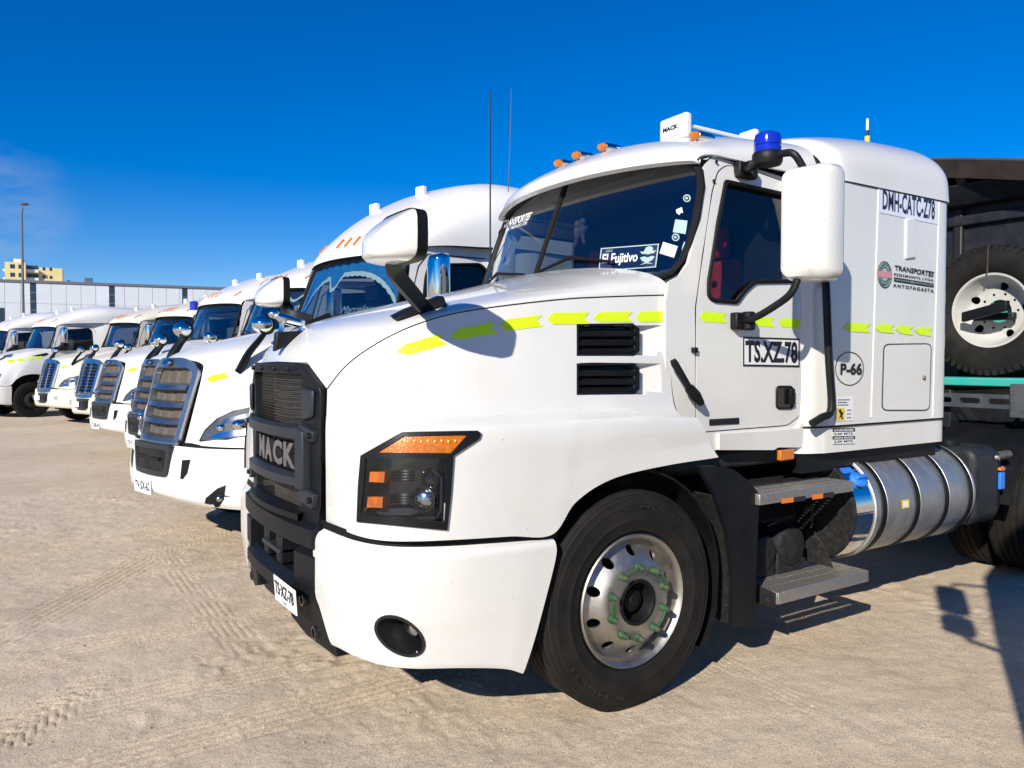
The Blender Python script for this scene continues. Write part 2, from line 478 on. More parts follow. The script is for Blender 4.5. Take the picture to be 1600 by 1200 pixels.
_org = {}
def root_origin(o):
    v = Vector((0, 0, 0))
    while o is not None:
        v += o.location; o = o.parent
    return v
def empty(name, loc, label=None, cat=None, group=None):
    o = bpy.data.objects.new(name, None); COL.objects.link(o)
    o.location = loc; o.empty_display_size = 0.2
    if label: tag(o, label, cat, group)
    return o
def tag(o, label, cat, group=None, kind=None):
    if label: o['label'] = label
    if cat: o['category'] = cat
    if group: o['group'] = group
    if kind: o['kind'] = kind
    return o
def mirror_copy(o, parent=None):
    """same mesh, mirrored across the thing's centre plane"""
    c = o.copy(); COL.objects.link(c)
    c.scale = (1, -1, 1)
    if parent is not None: c.parent = parent
    for ch in list(o.children):
        k = ch.copy(); COL.objects.link(k); k.parent = c
    return c
def copy_tree(o, parent=None):
    c = o.copy(); COL.objects.link(c); c.parent = parent
    for ch in list(o.children): copy_tree(ch, c)
    return c
_txt_cache = {}
def text_mesh(s, bold=0.0, shear=0.0, spacing=1.0):
    k = (s, bold, shear, spacing)
    if k in _txt_cache: return _txt_cache[k]
    cu = bpy.data.curves.new('txt', 'FONT'); cu.body = s; cu.offset = bold; cu.shear = shear
    cu.space_character = spacing; cu.resolution_u = 3; cu.size = 1; cu.fill_mode = 'FRONT'
    ob = bpy.data.objects.new('txt', cu); COL.objects.link(ob)
    dg = bpy.context.evaluated_depsgraph_get()
    me = bpy.data.meshes.new_from_object(ob.evaluated_get(dg))
    v = np.array([p.co[:2] for p in me.vertices]); f = [tuple(p.vertices) for p in me.polygons]
    bpy.data.objects.remove(ob); bpy.data.curves.remove(cu); bpy.data.meshes.remove(me)
    v = (v - v.min(0)) / (v.max(0) - v.min(0))
    _txt_cache[k] = (v, f)
    return v, f
def text(name, s, fn, m, parent, bold=0.0, shear=0.0, spacing=1.0, solid=0.0):
    """fn maps the text's unit box (0..1, 0..1) to 3-D"""
    v, f = text_mesh(s, bold, shear, spacing)
    return MB().add([fn(a, b) for a, b in v], f).build(name, m, parent, smooth=0, solid=solid)
def planar(o, r, u):
    o, r, u = Vector(o), Vector(r), Vector(u)
    return lambda a, b: o + r * a + u * b
def inkbox(fn, w):
    """maps a quad given by 4 pixel-read 3-D corners (bl, br, tr, tl)"""
    bl, br, tr, tl = [Vector(p) for p in fn]
    return lambda a, b: (bl * (1 - a) + br * a) * (1 - b) + (tl * (1 - a) + tr * a) * b
def quadmap(bl, br, tr, tl):
    bl, br, tr, tl = Vector(bl), Vector(br), Vector(tr), Vector(tl)
    return lambda a, b: (bl * (1 - a) + br * a) * (1 - b) + (tl * (1 - a) + tr * a) * b
def bvh_of(g_list):
    v = []; f = []
    for g in g_list:
        n, m = len(g), len(g[0]); o = len(v)
        for r in g: v += [Vector(p) for p in r]
        f += [(o + i * m + j, o + (i + 1) * m + j, o + (i + 1) * m + j + 1, o + i * m + j + 1) for i in range(n - 1) for j in range(m - 1)]
    return BVHTree.FromPolygons(v, f)
def drape(bvh, off):
    """pixel outline -> point on the surface it lies on, off metres proud of it"""
    def fn(u, v):
        d = ray(u, v).normalized()
        p, n, i, t = bvh.ray_cast(CAM, d)
        if p is None:
            p, n, i, t = bvh.find_nearest(CAM + d * 3.6)
        if n.dot(d) > 0: n = -n
        return p + n * off
    return fn

# all lettering is shaped first, while the scene is still empty
for _a in (('TS·XZ-78', .02, 0.0, 1.0), ('CHILE', 0.0, 0.0, 1.0), ('M', .045, 0.0, 1.0), ('A', .045, 0.0, 1.0), ('C', .045, 0.0, 1.0), ('K', .045, 0.0, 1.0),
           ('ANTHEM', 0.0, 0.0, 1.0), ('TS.XZ.78', .035, 0.0, 1.0), ('El Fujitivo', .02, 0.0, 1.0), ('GRZ', 0.0, 0.0, 1.0), ('TRANSPORTES', .03, .2, 1.0),
           ('PEDEMONTE LTDA.', .02, .2, 1.0), ('MACK', .05, 0.0, 1.0), ('DMH-CATC-Z78', .025, 0.0, 1.0), ('TRANSPORTES', .03, .15, 1.0),
           ('PEDEMONTE LTDA.', .04, 0.0, 1.2), ('operaciones@pedemonte.com', .01, 0.0, 1.0), ('ANTOFAGASTA', .03, 0.0, 1.3), ('TRANSPORTES', .02, 0.0, 1.0),
           ('PEDEMONTE', .02, 0.0, 1.0), ('P-66', .04, 0.0, 1.0), ('ALTURA MAXIMA', .03, 0.0, 1.0), ('3,60 MTS.', .03, 0.0, 1.0), ('ANCHO MAXIMO', .03, 0.0, 1.0),
           ('2,50 MTS.', .03, 0.0, 1.0), ('X MULTI', .02, 0.0, 1.0), ('Marceloy', 0.0, .3, 1.0), ('JM', .03, .1, 1.0), ('TV·SX-62', .02, 0.0, 1.0), ('TV·SX-59', .02, 0.0, 1.0), ('TG·BB-44', .02, 0.0, 1.0)):
    text_mesh(*_a)
# ------------------------------------------------------------------ ground
def ground_material():
    m = bpy.data.materials.new('dirt'); m.use_nodes = True
    nt = m.node_tree; b = nt.nodes['Principled BSDF']; L = nt.links.new
    b.inputs['Roughness'].default_value = 0.95; b.inputs['Specular IOR Level'].default_value = 0.15
    tc = nt.nodes.new('ShaderNodeTexCoord')
    def noise(sc, det, ro=0.6):
        n = nt.nodes.new('ShaderNodeTexNoise'); n.inputs['Scale'].default_value = sc
        n.inputs['Detail'].default_value = det; n.inputs['Roughness'].default_value = ro
        L(tc.outputs['Object'], n.inputs['Vector']); return n
    def ramp(n, stops):
        r = nt.nodes.new('ShaderNodeValToRGB'); e = r.color_ramp.elements
        while len(e) < len(stops): e.new(0.5)
        for k, (p, c) in enumerate(stops): e[k].position = p; e[k].color = (*c, 1)
        L(n.outputs['Fac'], r.inputs['Fac']); return r
    big = ramp(noise(0.35, 8, 0.62), [(0.28, (0.55, 0.435, 0.31)), (0.46, (0.62, 0.505, 0.37)), (0.60, (0.68, 0.565, 0.425)), (0.76, (0.59, 0.485, 0.365))])
    mid = ramp(noise(5.0, 8, 0.7), [(0.3, (0.82, 0.81, 0.80)), (0.5, (1, 1, 1)), (0.70, (1.10, 1.09, 1.07))])
    fin = ramp(noise(160.0, 3, 0.6), [(0.32, (0.50, 0.49, 0.48)), (0.46, (0.96, 0.96, 0.96)), (0.68, (1.25, 1.22, 1.18))])
    m1 = nt.nodes.new('ShaderNodeMix'); m1.data_type = 'RGBA'; m1.blend_type = 'MULTIPLY'; m1.inputs['Factor'].default_value = 1
    L(big.outputs[0], m1.inputs[6]); L(mid.outputs[0], m1.inputs[7])
    m2 = nt.nodes.new('ShaderNodeMix'); m2.data_type = 'RGBA'; m2.blend_type = 'MULTIPLY'; m2.inputs['Factor'].default_value = 1
    L(m1.outputs[2], m2.inputs[6]); L(fin.outputs[0], m2.inputs[7])
    # scattered gravel flecks
    vo = nt.nodes.new('ShaderNodeTexVoronoi'); vo.inputs['Scale'].default_value = 70
    L(tc.outputs['Object'], vo.inputs['Vector'])
    rr = nt.nodes.new('ShaderNodeValToRGB'); rr.color_ramp.elements[0].position = 0.10; rr.color_ramp.elements[0].color = (1, 1, 1, 1)
    rr.color_ramp.elements[1].position = 0.22; rr.color_ramp.elements[1].color = (0, 0, 0, 1)
    L(vo.outputs['Distance'], rr.inputs['Fac'])
    sel = nt.nodes.new('ShaderNodeMath'); sel.operation = 'MULTIPLY'
    sx = nt.nodes.new('ShaderNodeSeparateColor'); L(vo.outputs['Color'], sx.inputs[0])
    gt = nt.nodes.new('ShaderNodeMath'); gt.operation = 'GREATER_THAN'; gt.inputs[1].default_value = 0.80
    L(sx.outputs[0], gt.inputs[0]); L(gt.outputs[0], sel.inputs[0]); L(rr.outputs[0], sel.inputs[1])
    peb = nt.nodes.new('ShaderNodeMix'); peb.data_type = 'RGBA'
    pc = nt.nodes.new('ShaderNodeMix'); pc.data_type = 'RGBA'
    pc.inputs[6].default_value = (0.20, 0.17, 0.14, 1); pc.inputs[7].default_value = (0.50, 0.46, 0.40, 1)
    L(sx.outputs[1], pc.inputs['Factor'])
    L(sel.outputs[0], peb.inputs['Factor']); L(m2.outputs[2], peb.inputs[6]); L(pc.outputs[2], peb.inputs[7])
    L(peb.outputs[2], b.inputs['Base Color'])
    h = nt.nodes.new('ShaderNodeMath'); h.operation = 'MULTIPLY_ADD'; h.inputs[1].default_value = 0.5
    L(sel.outputs[0], h.inputs[0]); L(noise(190, 5, 0.75).outputs['Fac'], h.inputs[2])
    bp = nt.nodes.new('ShaderNodeBump'); bp.inputs['Strength'].default_value = 0.85; bp.inputs['Distance'].default_value = 0.005
    L(h.outputs[0], bp.inputs['Height'])
    b2 = nt.nodes.new('ShaderNodeBump'); b2.inputs['Strength'].default_value = 0.6; b2.inputs['Distance'].default_value = 0.014
    L(noise(38, 6, 0.7).outputs['Fac'], b2.inputs['Height']); L(bp.outputs[0], b2.inputs['Normal'])
    b3 = nt.nodes.new('ShaderNodeBump'); b3.inputs['Strength'].default_value = 0.35; b3.inputs['Distance'].default_value = 0.03
    L(noise(3.5, 8, 0.62).outputs['Fac'], b3.inputs['Height']); L(b2.outputs[0], b3.inputs['Normal'])
    L(b3.outputs[0], b.inputs['Normal'])
    return m

def vnoise(X, Y, s, seed):
    r = np.random.RandomState(seed).rand(257, 257)
    x = X * s + 1000.3; y = Y * s + 1000.7
    xi = np.floor(x).astype(int); yi = np.floor(y).astype(int); fx = x - xi; fy = y - yi
    fx = fx * fx * (3 - 2 * fx); fy = fy * fy * (3 - 2 * fy)
    a = r[xi % 256, yi % 256]; b = r[(xi + 1) % 256, yi % 256]; c = r[xi % 256, (yi + 1) % 256]; d = r[(xi + 1) % 256, (yi + 1) % 256]
    return (a * (1 - fx) + b * fx) * (1 - fy) + (c * (1 - fx) + d * fx) * fy - 0.5

def sstep(a, b, x):
    t = np.clip((x - a) / (b - a), 0, 1); return t * t * (3 - 2 * t)

def ground_height(X, Y):
    base = 0.020 * vnoise(X, Y, 0.35, 1) + 0.012 * vnoise(X, Y, 1.1, 2)
    H = base + 0.010 * vnoise(X, Y, 3.3, 3) + 0.006 * vnoise(X, Y, 8, 4) + 0.004 * vnoise(X, Y, 19, 5)
    # churned patches: short crumbly lumps
    churn = sstep(0.02, 0.30, vnoise(X, Y, 0.55, 8) + 0.5 * vnoise(X, Y, 1.7, 9))
    H += churn * (0.024 * np.abs(vnoise(X, Y, 14, 6)) + 0.034 * np.maximum(0, vnoise(X + 0.2 * vnoise(X, Y, 5, 12), Y, 9, 7)) ** 1.2)
    def track(x0, y0, ang, width, kind, depth, lo, hi, seed, bend=0.0):
        nonlocal H
        ca, sa = math.cos(ang), math.sin(ang)
        U = (X - x0) * ca + (Y - y0) * sa
        V = -(X - x0) * sa + (Y - y0) * ca + bend * U * U + 0.03 * vnoise(X, Y, 0.6, seed + 50)
        m = sstep(-width / 2 - 0.02, -width / 2 + 0.01, V) * (1 - sstep(width / 2 - 0.01, width / 2 + 0.02, V))
        m *= sstep(lo, lo + 0.3, U) * (1 - sstep(hi - 0.3, hi, U))
        br = sstep(-0.22, 0.15, vnoise(X, Y, 1.3, seed) + 0.5 * vnoise(X, Y, 5, seed + 1) + 0.35 * vnoise(X, Y, 13, seed + 2))
        if kind == 'rib':
            p = (np.abs(((V / width * 5.0 + 0.5) % 1.0) - 0.5) < 0.13).astype(float)
            q = p * (0.75 + 0.25 * np.sin(U * 160))
            h = -0.006 + depth * q
        elif kind == 'fine':
            p = 0.5 + 0.5 * np.cos(2 * math.pi * V / width * 7)
            h = -0.004 + depth * p ** 3
        else:
            sgn = np.sign(V)
            ph = (U * 17.0 + sgn * V * 20.0 + 0.5 * (sgn > 0)) % 1.0
            p = (np.abs(ph - 0.5) < 0.17) & (np.abs(V) > 0.025)
            p2 = (np.abs(((U * 17.0) % 1.0) - 0.5) < 0.2) & (np.abs(V) < 0.02)
            h = -0.006 + depth * (p | p2)
        H = H * (1 - 0.55 * m * br) + m * br * h * 1.0
    ax = 0.02; ay = math.pi / 2
    track(0.6, 2.05, 0.05, 0.30, 'lug', 0.012, -1.2, 1.6, 21)
    track(0.6, 2.45, 0.02, 0.28, 'lug', 0.010, -1.4, 0.9, 22)
    track(0.0, 1.45, 0.20, 0.30, 'lug', 0.009, -1.6, 1.9, 23)
    track(-0.2, 2.9, 0.12, 0.30, 'lug', 0.012, -2.0, 1.0, 24)
    track(0.5, 3.55, 0.04, 0.30, 'rib', 0.012, -2.5, 2.4, 25)
    track(0.4, 4.15, -0.03, 0.28, 'rib', 0.011, -2.4, 2.4, 26)
    track(0.9, 5.1, 0.03, 0.30, 'rib', 0.012, -2.5, 2.5, 27)
    track(0.8, 6.6, -0.02, 0.30, 'rib', 0.010, -2.5, 2.5, 28)
    track(1.05, 5.6, ay + 0.03, 0.22, 'rib', 0.009, -1.2, 1.6, 29)
    track(0.55, 5.2, ay + 0.35, 0.20, 'rib', 0.008, -0.6, 0.5, 30)
    track(0.75, 1.9, 0.95, 0.26, 'fine', 0.006, -0.5, 0.4, 31)
    track(1.6, 1.95, 0.55, 0.30, 'fine', 0.007, -1.0, 1.5, 32)
    track(2.0, 1.5, 0.60, 0.30, 'fine', 0.006, -1.2, 1.1, 33)
    track(-0.3, 4.7, 0.42, 0.30, 'rib', 0.012, -2, 1.2, 34)
    track(-0.6, 3.6, 0.75, 0.30, 'lug', 0.012, -1.5, 1.5, 35)
    track(-1.0, 7.5, 0.30, 0.32, 'rib', 0.012, -2, 3, 36)
    track(-1.6, 9.0, 1.2, 0.32, 'rib', 0.012, -3, 3, 37)
    track(-1.0, 11.0, 1.45, 0.32, 'rib', 0.014, -4, 6, 38)
    track(-1.9, 11.0, 1.45, 0.32, 'rib', 0.014, -4, 6, 39)
    track(0.2, 6.0, 1.0, 0.30, 'rib', 0.010, -1.0, 1.4, 40)
    track(-0.4, 2.1, 0.35, 0.28, 'lug', 0.009, -1.3, 1.4, 41)
    r2 = np.random.RandomState(5)
    for k in range(26):
        a_ = r2.choice([0.0, 0.0, math.pi / 2, 0.5, 1.0]) + r2.uniform(-.25, .25)
        track(r2.uniform(-2.2, 3.4), r2.uniform(1.2, 7.8), a_, r2.uniform(.24, .32), r2.choice(['rib', 'lug', 'fine', 'lug']), r2.uniform(.005, .009), -r2.uniform(.4, 1.3), r2.uniform(.4, 1.3), 60 + k * 3)
    cr = sstep(.05, .35, vnoise(X, Y, .8, 90))
    H += cr * .014 * np.maximum(0, vnoise(X, Y, 24, 91) - .12) + .012 * np.maximum(0, vnoise(X, Y, 30, 92) - .22)
    out = np.maximum(np.maximum(-2.6 - X, X - 5.2), np.maximum(1.0 - Y, Y - 10.2))
    k = 1 - sstep(0.0, 1.3, out)
    return base + (H - base) * k

def axis_lines(a, b, step, lo, hi):
    c = list(np.arange(a, b + 1e-9, step))
    g = step; x = c[0]; left = []
    while x > lo: g *= 1.16; x -= g; left.append(max(x, lo))
    g = step; x = c[-1]; right = []
    while x < hi: g *= 1.16; x += g; right.append(min(x, hi))
    return np.array(left[::-1] + c + right)
gx = axis_lines(-2.6, 5.2, 0.015, -900, 900)
gy = axis_lines(1.0, 10.2, 0.015, -900, 1800)
GX, GY = np.meshgrid(gx, gy, indexing='ij')
GZ = ground_height(GX, GY) - 0.008
far = np.maximum(np.abs(GX), np.abs(GY))
GZ = GZ * (1 - sstep(40, 120, far))
nx, ny = GX.shape
gverts = np.stack([GX, GY, GZ], -1).reshape(-1, 3)
ii, jj = np.meshgrid(np.arange(nx - 1), np.arange(ny - 1), indexing='ij')
a0 = (ii * ny + jj).ravel()
gfaces = np.stack([a0, a0 + ny, a0 + ny + 1, a0 + 1], -1)
gm = bpy.data.meshes.new('ground')
gm.vertices.add(len(gverts)); gm.vertices.foreach_set('co', gverts.ravel())
gm.loops.add(gfaces.size); gm.loops.foreach_set('vertex_index', gfaces.ravel().astype(np.int32))
gm.polygons.add(len(gfaces)); gm.polygons.foreach_set('loop_start', np.arange(0, gfaces.size, 4, dtype=np.int32))
gm.update(calc_edges=True); gm.validate(); gm.shade_smooth()
gm.materials.append(ground_material())
ground = bpy.data.objects.new('ground', gm); COL.objects.link(ground)
tag(ground, 'sandy dirt yard with tyre tracks', None, kind='structure')

# loose stones on the dirt (nobody could count them)
mb = MB()
sxy = []
for k in range(7000):
    d = 1.6 + 9 * rng.random() ** 0.9; a = R_(rng.uniform(-8, 95))
    sxy.append((d * math.cos(a), d * math.sin(a)))
sxy = np.array(sxy); sz_ = ground_height(sxy[:, :1], sxy[:, 1:])[:, 0] - 0.008
for (x, y), z in zip(sxy, sz_):
    r = rng.uniform(0.002, 0.006) * (2.6 if rng.random() < 0.04 else 1)
    q = [(x + r * rng.uniform(.6, 1.2) * sx, y + r * rng.uniform(.6, 1.2) * sy, z + r * sz * rng.uniform(.5, .9)) for sx, sy, sz in ((1, 0, 0), (0, 1, 0), (-1, 0, 0), (0, -1, 0), (0, 0, 1), (0, 0, -1))]
    mb.add(q, [(0, 1, 4), (1, 2, 4), (2, 3, 4), (3, 0, 4), (1, 0, 5), (2, 1, 5), (3, 2, 5), (0, 3, 5)])
mat('stone', (0.34, 0.29, 0.23), 0.9, var=0.4, vscale=8)
st = mb.build('gravel', 'stone', None, smooth=0)
tag(st, 'small loose stones scattered over the dirt yard', 'gravel', kind='stuff')

# ------------------------------------------------------------------ warehouse behind the row
mat('panelwhite', (0.52, 0.56, 0.62), 0.55, var=0.05, vscale=0.6)
mat('paneldark', (0.10, 0.12, 0.16), 0.6)
mat('louvre', (0.012, 0.035, 0.055), 0.4)
wA = Vector((-1.95, 93.7, 0)); wd = Vector((18.45, -2.8, 0)).normalized(); wn_ = Vector((wd.y, -wd.x, 0))
wh = empty('warehouse', wA, 'long pale grey panelled warehouse with dark slit windows behind the trucks', 'warehouse')
def WP(s, off, z): return wA + wd * s + wn_ * off + Vector((0, 0, z))
def wbox(mb, s0, s1, o0, o1, z0, z1):
    return mb.hexa([WP(s0, o0, z0), WP(s1, o0, z0), WP(s1, o1, z0), WP(s0, o1, z0), WP(s0, o0, z1), WP(s1, o0, z1), WP(s1, o1, z1), WP(s0, o1, z1)])
wbox(MB(), -45, 75, -30, -0.12, 0, 9.7).build('wall', 'paneldark', wh, smooth=0)
wbox(MB(), -45.3, 75.3, -30.3, 0.12, 9.75, 10.0).build('roof_edge', 'paneldark', wh, smooth=0)
slits = [3.05, 10.25, 17.4, 24.6]
edges = []; s = -28.0
while s < 48:
    edges.append(s); s += 1.36
p0 = None
for k in range(len(edges) - 1):
    a, b = edges[k], edges[k + 1]
    cuts = [q for q in slits if a - 0.3 < q < b + 0.3]
    for z0, z1 in ((0.2, 3.9), (3.92, 7.62), (7.64, 9.72)):
        mb = MB()
        if cuts and z0 > 3.9:
            q = cuts[0]
            if q - 0.28 > a + 0.05: wbox(mb, a + 0.015, q - 0.28, -0.12, 0.0, z0, z1)
            if q + 0.28 < b - 0.05: wbox(mb, q + 0.28, b - 0.015, -0.12, 0.0, z0, z1)
            if not mb.v: continue
            mb.build('wall_panel', 'panelwhite', wh, smooth=0)
        else:
            key = ('wp', z0)
            if key not in _org:
                wbox(mb, 0.015, 1.345, -0.12, 0.0, z0, z1)
                o = mb.build('wall_panel', 'panelwhite', wh, smooth=0)
                _org[key] = o; o.location = wd * a
            else:
                c = _org[key].copy(); COL.objects.link(c); c.location = wd * a
for q in slits:
    w = wbox(MB(), q - 0.28, q + 0.28, -0.15, -0.04, 3.92, 9.6).build('window', 'louvre', wh, smooth=0)
    mb = MB()
    for z in np.arange(4.2, 9.6, 0.9): wbox(mb, q - 0.28, q + 0.28, -0.04, 0.0, z, z + 0.09)
    mb.build('window_bar', 'paneldark', w, smooth=0)
wbox(MB(), 7.6, 8.3, -2, -1.2, 10.0, 10.6).build('roof_unit', 'paneldark', wh, smooth=0)
wbox(MB(), 5.9, 6.2, -2, -1.7, 10.0, 10.35).build('roof_vent', 'paneldark', wh, smooth=0)
wbox(MB(), -3.5, 0.5, -0.11, 0.06, 0, 7.1).build('loading_door', 'louvre', wh, smooth=0)

# ------------------------------------------------------------------ apartment tower far behind
mat('tower', (0.70, 0.58, 0.28), 0.8, var=0.06, vscale=0.3)
mat('towerpale', (0.78, 0.74, 0.62), 0.8)
mat('towerglass', (0.03, 0.05, 0.08), 0.2)
D = 255.0; TS = .76
def TPos(u, z=0):
    d = ray(u, 565); d = Vector((d.x, d.y, 0)); k = D; p = d * k
    return Vector((p.x, p.y, z))
tw = empty('apartment_tower', TPos(56), 'ochre apartment tower rising behind the pale warehouse', 'building')
tc_ = TPos(56); tr_ = _Rt.copy(); tf = Vector((math.sin(YAW), math.cos(YAW), 0))
ang = R_(28); tx = (tr_ * math.cos(ang) + tf * math.sin(ang)); ty = (-tr_ * math.sin(ang) + tf * math.cos(ang))
def tbox(mb, x0, x1, y0, y1, z0, z1):
    f = lambda x, y, z: tc_ + tx * x * TS + ty * y * TS + Vector((0, 0, z * .955))
    return mb.hexa([f(x0, y0, z0), f(x1, y0, z0), f(x1, y1, z0), f(x0, y1, z0), f(x0, y0, z1), f(x1, y0, z1), f(x1, y1, z1), f(x0, y1, z1)])
tbox(MB(), -10.5, -3.0, -2.5, 9, 0, 35.6).build('wall', 'tower', tw, smooth=0)
tbox(MB(), -3.0, 10.5, 2.2, 12, 0, 34.6).build('wall', 'tower', tw, smooth=0)
tbox(MB(), -7.5, -4.0, 0, 5, 35.6, 37.0).build('lift_housing', 'towerpale', tw, smooth=0)
for f_ in range(12):
    z = 1.5 + f_ * 2.85
    if z < 22: continue
    tbox(MB(), -3.0, 1.6, -0.2, 2.2, z - 0.25, z + 0.75).build('balcony', 'towerpale', tw, smooth=0)
    tbox(MB(), -2.8, 1.4, 2.05, 2.3, z + 0.75, z + 2.3).build('window', 'towerglass', tw, smooth=0)
    for x in (-8.6, -5.6):
        tbox(MB(), x, x + 1.7, -2.58, -2.4, z + 0.6, z + 2.0).build('window', 'towerglass', tw, smooth=0)
    for x in (3.0, 5.6):
        tbox(MB(), x, x + 1.0, 2.1, 2.3, z + 0.8, z + 1.9).build('window', 'towerglass', tw, smooth=0)
    for y in (-0.5, 4.0):
        tbox(MB(), -10.6, -10.4, y, y + 2.2, z + 0.3, z + 1.9).build('window', 'towerglass', tw, smooth=0)
        tbox(MB(), -11.4, -10.5, y - 0.3, y + 2.5, z - 0.2, z + 0.4).build('balcony', 'towerpale', tw, smooth=0)

# ------------------------------------------------------------------ street lamp
mat('polegrey', (0.10, 0.11, 0.13), 0.5)
pb = oz(38.5, 597); k = 62 / math.hypot(pb.x, pb.y); pb = Vector((pb.x * k, pb.y * k, 0))
lamp = empty('street_lamp', pb, 'tall thin grey street lamp before the panelled warehouse', 'street lamp')
MB().tube([pb, pb + Vector((0, 0, 6)), pb + Vector((0, 0, 11.6)), pb + _Rt * 0.08 + Vector((0, 0, 12.1))], [0.10, 0.085, 0.065, 0.05], 10).build('pole', 'polegrey', lamp)
MB().ball(pb + _Rt * 0.22 + Vector((0, 0, 12.3)), 0.30, 8, (0.9, 0.9, 0.32)).build('lamp_head', 'polegrey', lamp)
# ------------------------------------------------------------------ the near tractor truck
YC = 3.95
O = Vector((2.42, YC, 0))
mk = empty('tractor_truck', O, 'large white truck nearest the camera with black grille and lettered door', 'truck', 'white trucks parked side by side')

def isolve(u, v, yfn, y0=2.85):
    y = y0
    for _ in range(8):
        p = oy(u, v, y); y = yfn(p)
    return oy(u, v, y)

# ---- hood side skin: columns run from the grille round the corner to the cowl, rows from the sill up to the seam
HC = [
 [(1.14,3.34,.93),(1.14,3.34,1.15),(1.14,3.34,1.34),(1.145,3.34,1.42),(1.148,3.34,1.48),(1.15,3.34,1.53)],
 [(1.145,3.15,.93),(1.15,3.15,1.15),(1.158,3.16,1.34),(1.17,3.18,1.44),(1.185,3.22,1.55),(1.2,3.27,1.62)],
 [(1.165,2.98,.93),(1.17,2.98,1.15),(1.185,3.0,1.33),(1.21,3.04,1.44),(1.24,3.12,1.58),(1.27,3.20,1.695)],
 [(1.22,2.86,.93),(1.23,2.86,1.15),(1.255,2.88,1.33),(1.29,2.94,1.44),(1.33,3.03,1.61),(1.38,3.10,1.776)],
 [(1.33,2.78,.93),(1.34,2.78,1.15),(1.37,2.80,1.33),(1.41,2.875,1.445),(1.46,2.96,1.65),(1.53,3.03,1.84)],
 [(1.50,2.735,.925),(1.51,2.735,1.15),(1.54,2.755,1.33),(1.58,2.835,1.445),(1.63,2.915,1.67),(1.70,2.98,1.88)],
 [(1.72,2.71,.915),(1.73,2.71,1.14),(1.75,2.73,1.33),(1.79,2.81,1.445),(1.86,2.885,1.68),(1.94,2.94,1.917)],
 [(1.93,2.70,.90),(1.95,2.70,1.13),(1.98,2.72,1.33),(2.02,2.80,1.445),(2.10,2.87,1.69),(2.18,2.92,1.947)],
 [(2.06,2.70,1.03),(2.08,2.70,1.17),(2.12,2.72,1.34),(2.17,2.80,1.445),(2.26,2.865,1.70),(2.36,2.91,1.962)],
 [(2.27,2.70,1.115),(2.28,2.70,1.21),(2.31,2.72,1.34),(2.35,2.80,1.445),(2.42,2.86,1.70),(2.5,2.90,1.972)],
 [(2.60,2.705,1.15),(2.59,2.71,1.22),(2.57,2.73,1.34),(2.57,2.81,1.435),(2.60,2.86,1.70),(2.65,2.89,1.982)],
 [(2.98,2.72,1.163),(2.93,2.725,1.23),(2.85,2.745,1.33),(2.775,2.82,1.415),(2.775,2.86,1.70),(2.79,2.88,1.99)],
]
for c in HC[3:]:
    c[2] = (c[2][0], c[2][1] - .010, c[2][2] + .032); c[3] = (c[3][0], c[3][1], c[3][2] - .004)
SIDE = loft(HC, 15, 15)
hb = bvh_of([SIDE])
HL = [(628,676),(745,674),(751,678),(748,686),(708,712),(704,770),(698,828),(560,815),(562,760),(566,712)]
V1 = [(902,507),(988,506),(998,514),(998,548),(990,555),(902,555)]
V2 = [(902,569),(988,568),(998,576),(998,608),(990,615),(902,616)]
V1R = [(902,505),(1036,505),(1036,553),(1000,556),(902,557)]
V2R = [(902,567),(1034,566),(1034,612),(1000,617),(902,618)]
def proj(c):
    p = Vector(c) - CAM; w = p.dot(_F)
    return (800 + 1200 * p.dot(_Rt) / w, 600 - 1200 * p.dot(_U) / w)
HLi, V1i, V2i = inset(HL, 5), inset(V1R, 1.5), inset(V2R, 1.5)
def hole(c):
    q = proj(c)
    return inside(q, HLi) or inside(q, V1i) or inside(q, V2i)
hs_far = MB().grid(SIDE)
hood_side = MB().grid(SIDE, skip=hole).build('hood_side', 'paint', mk, smooth=50, solid=0.012)
fp = mirror_copy(hood_side); 
# ---- hood top
SEAM = [c[5] for c in HC]
CEN = [(1.10,1.65),(1.13,1.715),(1.18,1.77),(1.254,1.826),(1.40,1.88),(1.60,1.935),(1.85,1.995),(2.10,2.05),(2.30,2.097),(2.45,2.135),(2.57,2.165),(2.66,2.19)]
EXPN = [3.2,2.7,2.4,2.3,2.3,2.3,2.35,2.4,2.45,2.5,2.5,2.5]
rows = []
for (sx, sy, sz), (cx, cz), n in zip(SEAM, CEN, EXPN):
    r = []
    for k in range(13):
        t = k / 12 * math.pi / 2
        yf = 1 - math.cos(t) ** (2 / n); zf = math.sin(t) ** (2 / n)
        r.append((sx + (cx - sx) * (1 - (1 - yf) ** 2), sy + (YC - sy) * yf, sz + (cz - sz) * zf))
    rows.append(r + [(p[0], 2 * YC - p[1], p[2]) for p in r[-2::-1]])
r = [(1.15 - .008 * k, 3.35 + .0667 * k, 1.53 + .0383 * k) for k in range(4)] + [(1.126 - .026 * (1 - (1 - q) ** 2), 3.55 + .40 * q, 1.645 + .006 * q) for q in [j / 9 for j in range(1, 10)]]
rows[0] = r + [(p[0], 2 * YC - p[1], p[2]) for p in r[-2::-1]]
TOP = loft(rows, 6, 3)
tb = bvh_of([TOP])
MB().grid(TOP, flip=True).build('hood_top', 'paint', mk, smooth=60, solid=0.012)
sm = catmull(SEAM, 9)
o = MB().tube([Vector(p) + Vector((-0.001, -0.0015, 0)) for p in sm], 0.0028, 6).build('hood_seam', 'rubber', mk)
mirror_copy(o)

